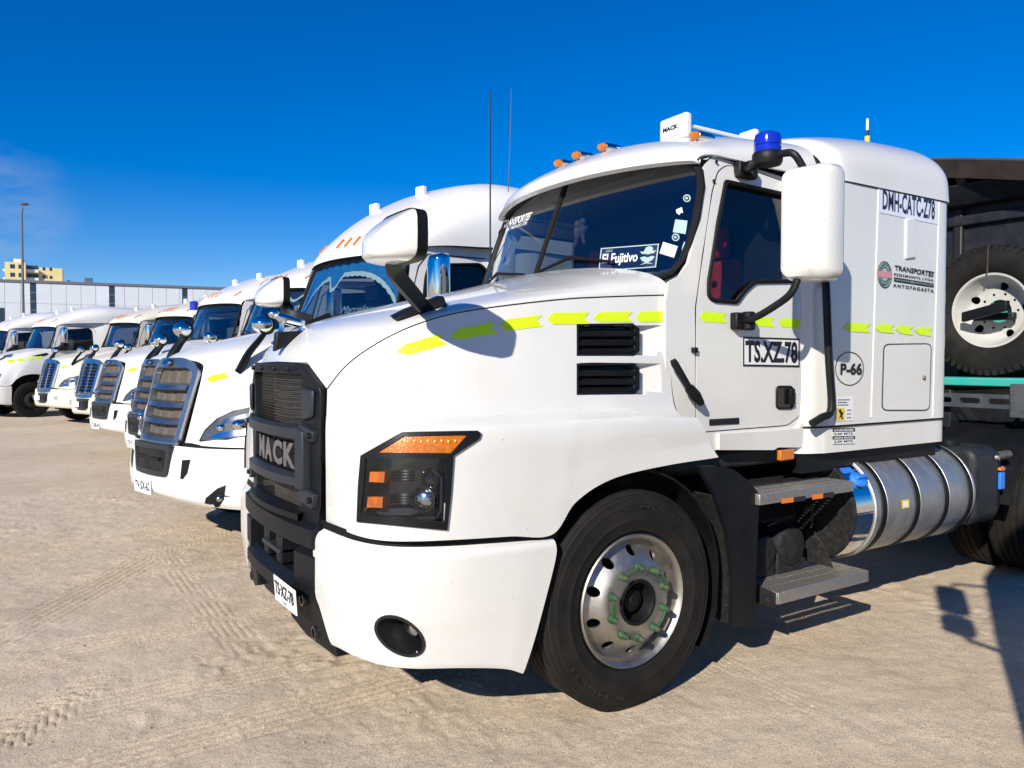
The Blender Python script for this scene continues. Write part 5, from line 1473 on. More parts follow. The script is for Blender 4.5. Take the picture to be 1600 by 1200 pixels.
# ---- black hydraulic tank and rear mudguard
mb = MB().prism([(5.56, y, z) for y, z in rrect(2.74, 3.30, .50, 1.05, .09)], (.34, 0, 0))
ht = mb.build('hydraulic_tank', 'tankblack', mk, bev=.05, seg=4)
MB().lathe([(.07, 0), (.07, .035), (.06, .04), (.001, .04)], (5.66, 2.98, 1.05), (0, 0, 1), 20).build('tank_cap', 'black', ht)
MB().prism([(5.90, y, z) for y, z in rrect(2.76, 3.28, .53, 1.03, .09)], (.05, 0, 0)).build('tank_end', 'black', ht, bev=.015)
MB().box(5.915, 5.93, 2.735, 2.745, .80, .90).build('tank_label', 'bluecap', ht)
MB().box(5.86, 5.92, 2.72, 2.74, .74, .86).build('tank_label', 'bluecap', ht, bev=.003)
MB().box(5.86, 5.92, 2.72, 2.74, .875, .895).build('tank_label', 'orange', ht)
MB().lathe([(.001, .02), (.016, .02), (.02, 0)], (5.82, 2.735, .97), (0, -1, 0), 12).build('tank_bolt', 'step', ht)
MB().tube([(5.93, 2.78, .97), (6.02, 2.74, .98)], .03, 10).build('hose_fitting', 'bolt', ht)
MB().tube([(5.30, 3.1, 1.10), (5.44, 3.05, 1.13), (5.50, 3.05, 1.12)], .035, 10).build('valve', 'alu', mk)
mg = []
for k in range(17):
    a = R_(170 - 150 * k / 16); mg.append([(6.72 + .74 * math.cos(a), y, .50 + .64 * math.sin(a)) for y in (2.70, 2.74, 3.0, 3.36, 3.4)])
    if k % 2 == 0: 
        for i in range(5): 
            p = mg[-1][i]; mg[-1][i] = (6.72 + .755 * math.cos(a), p[1], .50 + .655 * math.sin(a))
o = MB().grid(mg).build('mudguard', 'black', mk, smooth=30, solid=.012); mirror_copy(o)
o = MB().box(5.30, 5.42, 2.9, 3.5, .55, 1.0).build('tank_bracket', 'frame', mk)
# amber lamp under the sill, wire along the sill
ml = oy(1231, 711, 2.82)
a_ = MB().box(ml.x - .06, ml.x + .06, ml.y, ml.y + .03, ml.z - .03, ml.z + .03).build('side_lamp', 'amber', mk, bev=.006)
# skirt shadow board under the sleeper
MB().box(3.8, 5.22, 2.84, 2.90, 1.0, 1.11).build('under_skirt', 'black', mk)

# ---- inside of the cab
MB().box(3.72, 3.80, 2.98, 4.92, 1.1, 2.78).build('cab_back_wall', 'cabdark', mk)
MB().hexa([(2.80,2.98,1.6),(3.05,2.98,1.6),(3.05,4.92,1.6),(2.80,4.92,1.6),(2.78,3.05,2.12),(3.02,3.05,2.16),(3.02,4.85,2.16),(2.78,4.85,2.12)]).build('dashboard', 'cabgrey', mk, bev=.03)
def seat(y, m_='seatred'):
    s = MB().prism([(x, y - .25, z) for x, z in rrect(3.20, 3.70, 1.50, 1.66, .05)], (0, .5, 0)).build('seat', m_, mk, bev=.03)
    MB().hexa([(3.58,y-.25,1.62),(3.70,y-.25,1.62),(3.70,y+.25,1.62),(3.58,y+.25,1.62),(3.64,y-.22,2.28),(3.72,y-.22,2.28),(3.72,y+.22,2.28),(3.64,y+.22,2.28)]).build('backrest', m_, s, bev=.04)
    MB().box(3.62, 3.71, y - .13, y + .13, 2.29, 2.48).build('headrest', m_, s, bev=.03)
seat(3.42); seat(4.48)
# light patch: the round badge printed on the headrest cover
sw = Vector((3.22, 3.42, 2.10)); sa = Vector((-.55, 0, .83)).normalized(); s1_ = Vector((0, 1, 0)); s2_ = sa.cross(s1_)
MB().tube([sw + (s1_ * math.cos(t) + s2_ * math.sin(t)) * .22 for t in np.linspace(0, 2 * math.pi, 33)], .014, 8, cap=False).build('steering_wheel', 'cabdark', mk)
MB().tube([sw - s1_ * .2, sw, sw + s1_ * .2], .014, 6).build('steering_wheel', 'cabdark', mk)
MB().tube([sw, sw - sa * .3], .03, 8).build('steering_column', 'cabdark', mk)
MB().box(3.1, 3.75, 3.02, 4.88, 2.74, 2.76).build('headliner', 'cabgrey', mk)

# hanging toy behind the glass
hp0 = wfn(3.80, 2.60) + Vector((.06, 0, 0))
toy = empty('hanging_toy', hp0, 'small pinkish and grey soft toy hanging behind the big windshield', 'toy')
MB().ball(hp0 + Vector((0, .02, -.10)), .024, 8, (1, 1, 1.1)).ball(hp0 + Vector((0, .022, -.15)), .028, 8, (.9, .9, 1.5)).tube([hp0 + Vector((0, .02, -.17)), hp0 + Vector((0, .045, -.22)), hp0 + Vector((0, .06, -.235))], [.016, .013, .010], 7).build('plush_body', 'plush', toy)
MB().ball(hp0 + Vector((0, -.03, -.09)), .022, 8).ball(hp0 + Vector((0, -.028, -.14)), .023, 8, (.9, .9, 1.7)).tube([hp0 + Vector((0, -.03, -.16)), hp0 + Vector((0, -.035, -.21)), hp0 + Vector((0, -.055, -.225))], [.014, .012, .010], 7).tube([hp0 + Vector((0, -.03, -.12)), hp0 + Vector((0, -.06, -.14)), hp0 + Vector((0, -.075, -.125))], [.009, .008, .006], 6).build('plush_body', 'plushgrey', toy)
MB().tube([hp0 + Vector((0, 0, .17)), hp0 + Vector((0, 0, -.06))], .003, 5).build('string', 'grey', toy)

# ------------------------------------------------------------------ dump trailer behind the tractor
TX = 7.05
tl = empty('dump_trailer', Vector((TX, YC, 0)), 'black dump trailer with rusty top edge and spare wheel behind the white sleeper', 'trailer')
b0, b1 = YC - 1.25, YC + 1.25
MB().hexa([(TX,b0+.15,1.45),(TX+9,b0+.15,1.45),(TX+9,b1-.15,1.45),(TX,b1-.15,1.45),(TX-.02,b0,3.05),(TX+9,b0,3.05),(TX+9,b1,3.05),(TX-.02,b1,3.05)]).build('dump_body', 'dumpblack', tl, bev=.03)
ytop = lambda y: 3.46 - .205 * abs(y - YC) - .02 * abs(y - YC) ** 2
tg = [[(TX - .36, y, ytop(y) - .16), (TX - .47, y, ytop(y) - .02), (TX - .44, y, ytop(y)), (TX + 9, y, ytop(y)), (TX + 9, y, ytop(y) - .16)] for y in np.linspace(b0, b1, 11)]
mb = MB().grid(tg)
for q in (tg[0], tg[-1]): mb.add(q, [tuple(range(5))])
mb.build('top_edge', 'rust', tl)
MB().hexa([(TX-.16,b0,3.0),(TX+.1,b0,3.0),(TX+.1,b1,3.0),(TX-.16,b1,3.0),(TX-.30,b0,3.16),(TX+.1,b0,3.16),(TX+.1,b1,3.16),(TX-.30,b1,3.16)]).build('front_beam', 'dumpblack', tl, bev=.015)
for y in (b0 + .03, YC - .5, YC + .5, b1 - .08):
    MB().hexa([(TX-.30,y,3.16),(TX+.05,y,3.16),(TX+.05,y+.07,3.16),(TX-.30,y+.07,3.16),(TX-.42,y,3.285),(TX+.05,y,3.285),(TX+.05,y+.07,3.285),(TX-.42,y+.07,3.285)]).build('edge_bracket', 'rust', tl)
mb = MB().hexa([(TX-.06,b0-.012,2.70),(TX+9,b0-.012,2.72),(TX+9,b0+.06,2.72),(TX-.06,b0+.06,2.70),(TX-.10,b0-.05,2.80),(TX+9,b0-.05,2.82),(TX+9,b0+.06,2.82),(TX-.10,b0+.06,2.80)])
mb.build('side_rail', 'dumpblack', tl, bev=.01)
for z in (2.84, 2.45, 1.95):
    MB().box(TX - .07, TX + .01, b0 + .05, b1 - .05, z, z + .09).build('front_rib', 'dumpblack', tl, bev=.015)
for y in (b0 + .12, YC - .35, YC + .35, b1 - .2):
    MB().box(TX - .06, TX + .01, y, y + .08, 1.5, 3.0).build('front_rib', 'dumpblack', tl, bev=.015)
# frame, teal cross member and drilled bar
for s in (-1, 1):
    MB().box(TX - .6, TX + 9, YC + s * .5 - .06, YC + s * .5 + .06, 1.10, 1.42).build('trailer_beam', 'dumpblack', tl, bev=.01)
MB().box(TX - .62, TX - .02, b0 + .02, b1 - .02, 1.455, 1.52).build('cross_member', 'teal', tl, bev=.01)
hl_ = [rrect(-1.05 + k * .22, -.89 + k * .22, -.022, .022, .02, 4) for k in range(9)]
MB().sheet(rrect(-1.15, 1.15, -.055, .055, .01), hl_, lambda a, b: (TX - .66, YC + a, 1.34 + b), 0).build('drilled_bar', 'steelgrey', tl, smooth=0, solid=.02)
dq = [rrect(.12 + k * .30, .34 + k * .30, -.022, .022, .02, 4) for k in range(6)]
MB().sheet(rrect(0, 2.0, -.06, .06, .015), dq, lambda a, b: (TX - .66 + a, b0 + .12, 1.36 + b), 0).build('drilled_bar', 'steelgrey', tl, smooth=0, solid=.02)
MB().box(TX - .70, TX - .60, b0 + .08, b0 + .2, 1.22, 1.48).build('bar_bracket', 'steelgrey', tl, bev=.01)
MB().tube([(TX - .66, b0 + .14, 1.24), (TX - .60, b0 + .2, 1.17), (TX - .5, b0 + .25, 1.17)], .015, 8).build('air_line', 'black', tl)
# spare wheel on the front wall, dished white rim
sc_ = Vector((TX - .24, 3.22, 2.07)); sx_ = Vector((-1, 0, 0))
spw = MB()
R0, W0 = .525, .28; w = W0 / 2
pr = [(.292, w * .6), (.318, w * .82), (.36, w), (.42, w * 1.02), (.475, w * .98), (R0 - .02, w * .90), (R0 - .003, w * .80)]
pr += [(R0, w * .5), (R0 - .012, w * .42), (R0, w * .34), (R0, -w * .34), (R0 - .012, -w * .42), (R0, -w * .5), (R0 - .003, -w * .8), (.475, -w), (.36, -w), (.292, -w * .6)]
spw.lathe(pr, sc_, sx_, 72)
sp_ = spw.build('spare_wheel', 'tyre', tl, smooth=35)
for k in range(56):
    a = 2 * math.pi * k / 56; e = Vector((0, math.sin(a), math.cos(a))); f_ = Vector((0, math.cos(a), -math.sin(a)))
    MB().hexa([sc_ + e * r + sx_ * x + f_ * t for x in (.085, .145) for r, t in ((.485, -.014), (R0 + .006, -.014), (R0 + .006, .014), (.485, .014))]).build('tread_block', 'tyre', sp_) if k < 0 else None
lugs = MB()
for k in range(56):
    a = 2 * math.pi * k / 56; e = Vector((0, math.sin(a), math.cos(a))); f_ = Vector((0, math.cos(a), -math.sin(a)))
    lugs.hexa([sc_ + e * r + sx_ * x + f_ * t for x in (.075, .137) for r, t in ((.485, -.017), (R0 + .008, -.017), (R0 + .008, .017), (.485, .017))])
lugs.build('tread', 'tyre', sp_)
dpt = lambda r: float(np.interp(r, [.07, .11, .20, .215, .235, .255, .285], [-.09, -.09, -.085, -.09, -.06, -.02, .06]))
hh2 = [circ(.205 * math.cos(2 * math.pi * k / 5 + .5), .205 * math.sin(2 * math.pi * k / 5 + .5), .032, 14) for k in range(5)]
hh3 = [circ(.143 * math.cos(2 * math.pi * k / 10), .143 * math.sin(2 * math.pi * k / 10), .012, 8) for k in range(10)]
MB().sheet(circ(0, 0, .284, 48), hh2 + hh3 + [circ(0, 0, .095, 24)], lambda a, b: sc_ + Vector((-.04 - dpt(math.hypot(a, b)) , a, b)), .035).build('rim', 'whiterim', sp_, smooth=50, solid=.01)
MB().lathe([(.283, .085), (.290, .105), (.305, .108), (.312, .095), (.305, .07)], sc_, sx_, 48).build('rim_flange', 'whiterim', sp_, smooth=50)
MB().box(TX - .30, TX - .24, 3.06, 3.38, 1.99, 2.05).build('spare_clamp', 'dumpblack', sp_, bev=.01)
MB().hexa([(TX-.44,3.05,2.06),(TX-.44,3.40,1.98),(TX-.44,3.40,2.06),(TX-.44,3.05,2.14),(TX-.38,3.05,2.06),(TX-.38,3.40,1.98),(TX-.38,3.40,2.06),(TX-.38,3.05,2.14)]).build('spare_clamp', 'black', sp_, bev=.008)
MB().tube([sc_ + Vector((-.15, 0, .53)), sc_ + Vector((-.15, .005, .30))], .006, 6).build('spare_chain', 'rust', sp_)
MB().box(TX - .10, TX - .05, 3.12, 3.32, 1.97, 2.17).build('spare_bracket', 'teal', sp_)
for x in (TX + 4.5, TX + 5.8, TX + 7.1):
    for yy in (b0 + .02, b0 + .36):
        w = wheel(tl, (x, yy + .14, .52), (0, -1, 0), name='trailer_wheel', detail=False, nuts=False); mirror_copy(w)
MB().box(TX + 3.9, TX + 7.7, YC - .5, YC + .5, .55, 1.12).build('bogie', 'frame', tl)
# ------------------------------------------------------------------ the other conventional trucks of the row
CX, CY = 0.93, 7.35            # the first of them stands here; the rest are copies moved along the row
CO = Vector((CX, CY, 0))
def LC(x, y, z): return Vector((CX + x, CY + y, z))       # y < 0 is the side towards the camera
TH = R_(14)
_rc = Matrix.Rotation(-TH, 3, 'Z')
CAMr = CO + _rc @ (CAM - CO)
def rayr(u, v): return _rc @ ray(u, v)
def oyr(u, v, y):
    d = rayr(u, v); return CAMr + d * ((y - CAMr.y) / d.y)
def draper(bvh, off):
    def fn(u, v):
        d = rayr(u, v).normalized()
        p, n, i, t = bvh.ray_cast(CAMr, d)
        if p is None: p, n, i, t = bvh.find_nearest(CAMr + d * 6.4)
        if n.dot(d) > 0: n = -n
        return p + n * off
    return fn
SH = .2
fx = lambda x: x + SH * min(1, max(0, (x - .6) / 1.1))
CHC = [
 [(.125,.42,.95),(.165,.435,1.12),(.21,.445,1.30),(.25,.452,1.46),(.285,.445,1.60)],
 [(.16,.62,.95),(.20,.61,1.12),(.25,.60,1.30),(.31,.58,1.48),(.42,.54,1.67)],
 [(.22,.86,.95),(.26,.84,1.12),(.32,.80,1.30),(.41,.75,1.49),(.56,.64,1.735)],
 [(.34,1.05,.95),(.38,1.02,1.12),(.46,.97,1.31),(.57,.89,1.51),(.75,.73,1.80)],
 [(.52,1.165,.95),(.57,1.13,1.13),(.66,1.07,1.33),(.78,.99,1.54),(.97,.81,1.86)],
 [(.74,1.21,.95),(.78,1.18,1.14),(.86,1.13,1.36),(.97,1.06,1.57),(1.15,.86,1.90)],
 [(.88,1.22,1.12),(.92,1.20,1.25),(1.0,1.16,1.41),(1.1,1.09,1.59),(1.28,.89,1.935)],
 [(1.05,1.22,1.24),(1.08,1.20,1.33),(1.13,1.165,1.45),(1.22,1.10,1.61),(1.38,.91,1.955)],
 [(1.30,1.22,1.28),(1.32,1.20,1.36),(1.36,1.165,1.47),(1.42,1.10,1.62),(1.52,.93,1.98)],
 [(1.58,1.22,1.20),(1.58,1.20,1.32),(1.6,1.16,1.46),(1.63,1.10,1.62),(1.66,.95,2.0)],
 [(1.76,1.22,1.0),(1.76,1.20,1.2),(1.77,1.15,1.42),(1.78,1.09,1.62),(1.8,.97,2.03)],
]
CHC = [[(fx(x), y, z) for x, y, z in c] for c in CHC]
CCEN = [(.22,1.67),(.30,1.715),(.42,1.76),(.58,1.81),(.8,1.87),(1.0,1.92),(1.13,1.95),(1.25,1.975),(1.40,2.01),(1.53,2.045),(1.63,2.07)]
CCEN = [(fx(x), z) for x, z in CCEN]
def crown(E, C, ns, pw=2.0, m=8):
    rows = []
    for (ex, ey, ez), (cx, cz), n in zip(E, C, ns):
        r = []
        for k in range(m + 1):
            t = k / m * math.pi / 2
            yf = 1 - math.cos(t) ** (2 / n); zf = math.sin(t) ** (2 / n)
            r.append(LC(ex + (cx - ex) * (1 - (1 - yf) ** pw), -ey * (1 - yf), ez + (cz - ez) * zf))
        rows.append(r + [Vector((p.x, 2 * CY - p.y, p.z)) for p in r[-2::-1]])
    return rows
def CWX(y, z): return 1.80 + .18 * abs(y / .92) ** 2.2 + .42 * (z - 2.1)
def cys(x, z):
    b = float(np.interp(x - SH, [1.7, 2.2, 3.0, 3.4, 6], [1.0, 1.04, 1.08, 1.19, 1.2]))
    k = float(np.interp(x - SH, [2.9, 3.5], [1, 0.15]))
    return b - .14 * k * max(0, (z - 1.9) / .9) ** 1.4

def make_casc(kind, paint, roof='mid'):
    t = empty('tractor_truck', CO)
    CS = loft([[LC(x, -y, z) for x, y, z in c] for c in CHC], 6, 6)
    cb_ = bvh_of([CS])
    hsd = MB().grid(CS).build('hood_side', paint, t, smooth=60); mirror_copy(hsd)
    CT = loft(crown([c[4] for c in CHC], CCEN, [2.6, 2.4] + [2.2] * 9), 4, 2)
    ct_ = bvh_of([CT])
    MB().grid(CT, flip=True).build('hood_top', paint, t, smooth=60)
    # bumper
    bp = [(0.0,0),(.005,.22),(.03,.45),(.085,.70),(.19,.93),(.36,1.10),(.58,1.19),(.80,1.22)]
    zb_ = [.47,.47,.465,.46,.45,.43,.40,.38]
    rows = []
    for k, ((x, y), b) in enumerate(zip(bp, zb_)):
        q = 1 - k / 7
        rows.append([LC(x + .05 * q + .02, -y + .03 * (1 - q), b), LC(x + .012, -y + .008, b + .05), LC(x, -y, b + .16), LC(x + .012, -y, .78), LC(x + .03 * q + .01, -y + .004, .90), LC(x + .05 * q + .02, -y + .02, .935)])
    BS = loft(rows, 6, 4); bs_ = bvh_of([BS])
    bmp = MB().grid(BS).build('bumper', paint, t, smooth=50); mirror_copy(bmp)
    sg = [[Vector(p) + Vector((.02, .02, -.01)) for p in BS[:, -1]], [Vector(p) + Vector((.05, .05, .05)) for p in BS[:, -1]]]
    o = MB().grid(sg).build('bumper_gap', 'rubber', t); mirror_copy(o)
    # grille
    def G(y, z, d=0.0):
        return LC(.045 + .175 * ((z - .95) / .72) + .065 * (y / .45) ** 2 + d, -y, z)
    if kind == 'new':
        gout_ = rnd([(-.40,.945),(.40,.945),(.455,1.57),(.40,1.635),(.22,1.685),(-.22,1.685),(-.40,1.635),(-.455,1.57)], .05)
        gin = rnd([(-.345,.965),(.345,.965),(.395,1.555),(.30,1.60),(-.30,1.60),(-.395,1.555)], .03)
        gr_ = MB().sheet(gout_, [gin], lambda a, b: G(a, b, -.03), .05).build('grille_surround', 'chromegrille', t, smooth=40, solid=.05)
        bars_ = [(.96, 1.005), (1.105, 1.155), (1.25, 1.30), (1.40, 1.455)]
        for z0, z1 in bars_:
            hw = .36
            ys_ = np.linspace(-hw, hw, 15)
            g = [[G(y, z0, -.005), G(y, z0 + .01, -.035 - .02 * (1 - (y / hw) ** 2)), G(y, z1 - .006, -.02 - .02 * (1 - (y / hw) ** 2)), G(y, z1 + .012, .05)] for y in ys_]
            MB().grid(g, flip=True).build('grille_bar', 'chromegrille', gr_, smooth=40)
        for z0, z1 in ((1.0, 1.11), (1.15, 1.255), (1.295, 1.405), (1.45, 1.60)):
            ys_ = np.linspace(-.37, .37, 25)
            g = [[G(y, z0, .03 + (.015 if k % 6 == 3 else 0)), G(y, z1, .03 + (.015 if k % 6 == 3 else 0))] for k, y in enumerate(ys_)]
            MB().grid(g, flip=True).build('grille_shutter', 'brown', gr_, smooth=20)
        mb = MB().lathe([(.001, .014), (.055, .014), (.062, .004), (.062, -.01)], (0, 0, 0), (-1, 0, .25), 24)
        bc_ = G(0, 1.645, -.055)
        mb.v = [(x + bc_.x, y * 1.2 + bc_.y, z * .55 + bc_.z) for x, y, z in mb.v]
        MB.build(mb, 'grille_emblem', 'chromedull', gr_)
        # lower intake
        LI = lambda y, z, d=0.0: LC(.008 + .055 * (abs(y) / .45) ** 2 + d, -y, z)
        lg_ = MB().sheet(rnd([(-.335,.67),(.335,.67),(.385,.945),(-.385,.945)], .05), [rnd([(-.285,.715),(.285,.715),(.325,.895),(-.325,.895)], .03)], lambda a, b: LI(a, b, -.035), .05).build('lower_intake', 'grey', t, smooth=40, solid=.04)
        mb = MB()
        for k in range(46):
            y = -.27 + .54 * k / 45
            for sgn in (-1, 1):
                mb.add([LI(y, .70, -.03), LI(y + .004, .70, -.03), LI(y + .004 + sgn * .06, .89, -.03), LI(y + sgn * .06, .89, -.03)], [(0, 1, 2, 3)])
        o = mb.build('intake_mesh', 'wire', lg_, smooth=0); o['kind'] = 'stuff'
        MB().grid([[LI(y, .69, -.02), LI(y, .9, -.02)] for y in np.linspace(-.33, .33, 7)]).build('intake_back', 'rubber', lg_)
        MB().box(CX - .025, CX - .0, CY - .24, CY + .24, .805, .83).build('intake_bar', 'black', lg_)
        MB().box(CX - .025, CX + .01, CY - .06, CY + .06, .70, .80).build('radar_cover', 'black', lg_, bev=.01)
        pz0, pz1, px_ = .485, .615, -.004
    else:
        gout_ = rnd([(-.42,.86),(.42,.86),(.47,1.60),(.36,1.69),(.0,1.735),(-.36,1.69),(-.47,1.60)], .05)
        gin = rnd([(-.35,.93),(.35,.93),(.40,1.57),(.30,1.61),(-.30,1.61),(-.40,1.57)], .03)
        gr_ = MB().sheet(gout_, [gin], lambda a, b: G(a, b, -.05), .05).build('grille_surround', 'chromeold', t, smooth=40, solid=.09)
        for k in range(9):
            z0 = .955 + k * .071
            ys_ = np.linspace(-.38, .38, 11)
            MB().grid([[G(y, z0, -.03), G(y, z0 + .006, -.05), G(y, z0 + .024, -.045), G(y, z0 + .03, .03)] for y in ys_], flip=True).build('grille_bar', 'chromeold', gr_, smooth=40)
        for y in (-.16, .16):
            MB().grid([[G(y - .018, z, -.045), G(y - .014, z, -.062), G(y + .014, z, -.062), G(y + .018, z, -.045)] for z in np.linspace(.94, 1.60, 6)]).build('grille_post', 'chromeold', gr_, smooth=40)
        MB().grid([[G(y, .9, .07), G(y, 1.62, .07)] for y in np.linspace(-.42, .42, 7)]).build('radiator', 'radiator', gr_)
        mb = MB()
        g = [[LC(.01 + .12 * (abs(y) / .5) ** 2 - .03, -y, z) for z in (.57, .60, .80, .83)] for y in np.linspace(-.46, .46, 11)]
        lg_ = MB().grid(g, flip=True).build('bumper_insert', 'grey', t, smooth=40)
        MB().box(CX - .035, CX + .0, CY - .30, CY - .12, .62, .78).build('insert_opening', 'black', lg_, bev=.01)
        for s in (-1, 1):
            q = LC(.06, s * .68, .72)
            MB().lathe([(.001, .02), (.05, .02), (.06, .01), (.06, -.02)], q, (-1, s * .25, 0), 16).build('fog_lamp', 'glasslens', t)
        pz0, pz1, px_ = .64, .76, -.045
    pl_ = MB().box(CX + px_ - .008, CX + px_, CY - .03 if kind == 'new' else CY + .02, CY + .33 if kind == 'new' else CY + .36, pz0, pz1).build('licence_plate', 'sticker', t, bev=.002)
    # headlamp and bumper openings (near side, mirrored)
    hl_ = [(313,689),(322,672),(340,655),(365,643),(400,636),(428,633),(424,650),(408,668),(394,680),(355,686)]
    h = MB().sheet(hl_, [], draper(cb_, .006), 7).build('headlamp', 'steelgrey', t, smooth=50)
    MB().sheet([(394,678),(400,664),(412,652),(424,645),(421,652),(408,668)], [], draper(cb_, .010), 6).build('turn_signal', 'amber', h, smooth=50)
    MB().sheet([(345,664),(352,655),(392,645),(420,640),(408,650),(372,656)], [], draper(cb_, .009), 6).build('lamp_brow', 'chromedull', h, smooth=50)
    for u, v, r in ((346, 668, .045), (374, 664, .065)):
        MB().ball(draper(cb_, -.005)(u, v), r, 8, (1, 1, .8)).build('lamp_bowl', 'chrome', h)
    MB().sheet([(322,685),(345,676),(385,670),(394,678),(355,684)], [], draper(cb_, .010), 6).build('lamp_trim', 'chromedull', h, smooth=50)
    lp = [draper(cb_, .006)(*p) for p in hl_]; MB().tube(lp + [lp[0]], .007, 6, cap=False).build('lamp_rim', 'grey', h)
    mirror_copy(h)
    if kind == 'new':
        fg_ = MB().sheet([(318,794),(322,778),(340,763),(353,758),(350,780),(343,791),(325,795)], [], draper(bs_, .004), 6).build('fog_lamp', 'black', t, smooth=50)
        MB().ball(draper(bs_, .0)(343, 779), .028, 8).build('lamp_bowl', 'chromedull', fg_); mirror_copy(fg_)
        o = MB().sheet([(282,748),(285,719),(298,718),(293,740),(286,749)], [], draper(bs_, .004), 6).build('bumper_slot', 'black', t, smooth=50); mirror_copy(o)
    CD = draper(bvh_of([CS, CT]), .005)
    MB().sheet([(322,593),(329,588),(355,581),(350,586),(359,589),(331,598)], [], CD, 6).build('reflective_chevron', 'lime', t, smooth=60)
    # more chevrons run back along the hood side
    for k in range(4):
        x = .80 + k * .24; z = 1.66 + .035 * k
        poly = [(x, z), (x + .04, z + .035), (x + .21, z + .06), (x + .18, z + .02), (x + .21, z - .015), (x + .04, z - .04)]
        def side_on(a, b):
            p, n, i, d_ = cb_.ray_cast(LC(a, -3, b), Vector((0, 1, 0)))
            if p is None:
                p, n, i, d_ = ct_.ray_cast(LC(a, -3, b), Vector((0, 1, 0)))
            return (p or LC(a, -1, b)) - Vector((0, .005, 0))
        MB().sheet(poly, [], side_on, .05).build('reflective_chevron', 'lime', t, smooth=60)
    # windshield
    ho = [(0,2.08),(-.5,2.06),(-.86,2.05),(-.91,2.10),(-.86,2.62),(-.82,2.70),(-.6,2.74),(0,2.765)]
    fo_ = ho + [(-y, z) for y, z in ho[-2:0:-1]]
    wf = lambda a, b: LC(CWX(a, b), a, b)
    w_ = MB().sheet(fo_, [], wf, .12).build('windshield', 'glass', t, smooth=60)
    wo_ = [wf(*p) for p in fo_]; MB().tube(wo_ + [wo_[0]], .020, 6, cap=False).build('windshield_seal', 'rubber', w_)
    for s in (-.55, .35):
        MB().tube([wf(s, 2.10) + Vector((-.02, 0, 0)), wf(s + .25, 2.13) + Vector((-.02, 0, 0)), wf(s + .5, 2.10) + Vector((-.02, 0, 0))], .010, 6).build('wiper', 'rubber', t)
    # roof fairing
    E = [(x + SH, y, z) for x, y, z in [(1.97,.87,2.70),(2.00,.885,2.76),(2.10,.92,2.80),(2.4,.98,2.84),(2.8,1.05,2.86),(3.2,1.13,2.88),(3.7,1.19,2.88),(5.0,1.2,2.88)]]
    C = [(1.80,2.745),(1.81,2.82),(1.92,2.96),(2.3,3.22),(2.8,3.50),(3.2,3.64),(3.7,3.70),(5.0,3.70)]
    if roof == 'mid': C = [(1.80,2.745),(1.81,2.82),(1.92,2.94),(2.3,3.12),(2.8,3.32),(3.2,3.42),(3.7,3.47),(5.0,3.47)]
    else: C = [(x, z + (.05 if z > 3 else 0)) for x, z in C]
    if kind == 'old':
        C = [(1.74,2.745),(1.76,2.82),(1.92,2.93),(2.3,3.08),(2.8,3.24),(3.2,3.32),(3.7,3.36),(5.0,3.36)]
    C = [(x + SH, z) for x, z in C]
    RF = loft(crown(E, C, (2.3, 2.3, 2.4, 2.6, 2.8, 3, 3, 3), 2.2), 4, 2); rfb = bvh_of([RF])
    rf_ = MB().grid(RF, flip=True).build('roof_fairing', paint, t, smooth=60)
    MB().add([tuple(p) for p in RF[-1]], [tuple(range(len(RF[-1])))]).build('roof_end', paint, rf_, smooth=0)
    MB().grid([[p, (CX + CWX(p[1] - CY, 2.74) + .02, p[1], min(2.76, p[2] + .02))] for p in RF[0]]).build('roof_lip', 'black', rf_, smooth=60)
    for y in (-.66, -.15, 0, .15, .66):
        p, n, i, d_ = rfb.ray_cast(LC(-3, y, 2.865), Vector((1, 0, 0)))
        if p is None: continue
        p2, *_ = rfb.ray_cast(LC(-3, y, 2.96), Vector((1, 0, 0)))
        p2 = p2 or p + Vector((.1, 0, .07))
        MB().tube([p + Vector((-.003, 0, 0)), p2 + Vector((-.003, 0, 0))], [.018, .018], 8).build('marker_lamp', 'amber', t)
    for y, x, h_ in ((-.15, 2.95, .12), (.45, 2.75, .11)):
        p, *_ = rfb.ray_cast(LC(x, y, 6), Vector((0, 0, -1)))
        MB().box(p.x - .03, p.x + .03, p.y - .07, p.y + .07, p.z - .03, p.z + h_ * .85).build('roof_box', paint, t, bev=.012)
    # sides
    ol = [(x + SH, z) for x, z in [(1.74,1.0),(1.79,2.03),(1.86,2.2),(1.98,2.68),(2.05,2.79),(2.4,2.84),(3.2,2.88),(5.0,2.88),(5.0,1.0)]]
    wn2 = rnd([(x + SH, z) for x, z in [(2.04,2.12),(2.13,2.50),(2.20,2.63),(2.90,2.70),(2.98,2.62),(2.98,2.12),(2.86,2.02),(2.5,2.0),(2.12,2.04)]], .05)
    fs_ = lambda a, b: LC(a, -cys(a, b), b)
    sd = MB().sheet(ol, [wn2], fs_, .16).build('cab_side', paint, t, smooth=60)
    MB().sheet(wn2, [], lambda a, b: LC(a, -cys(a, b) + .02, b), .2).build('window_glass', 'glassdark', sd, smooth=60)
    wl_ = [fs_(*p) for p in wn2]; MB().tube(wl_ + [wl_[0]], .014, 6, cap=False).build('window_seal', 'rubber', sd)
    for path in ([(1.90,2.20),(1.86,1.9),(1.86,1.15),(3.0,1.12),(3.08,1.3),(3.08,2.6),(2.98,2.76),(2.2,2.74),(2.06,2.60),(1.90,2.20)], [(2.05,2.80),(2.5,2.86),(3.3,2.9),(5.2,2.9)], [(3.25,1.1),(3.25,2.88)]):
        MB().tube([fs_(a + SH if a < 5 else a, b) for a, b in path], .006, 5).build('panel_seam', 'rubber', sd)
    mirror_copy(sd)
    MB().box(CX + 5.12, CX + 5.2, CY - 1.19, CY + 1.19, 1.0, 2.9).build('back_wall', paint, t)
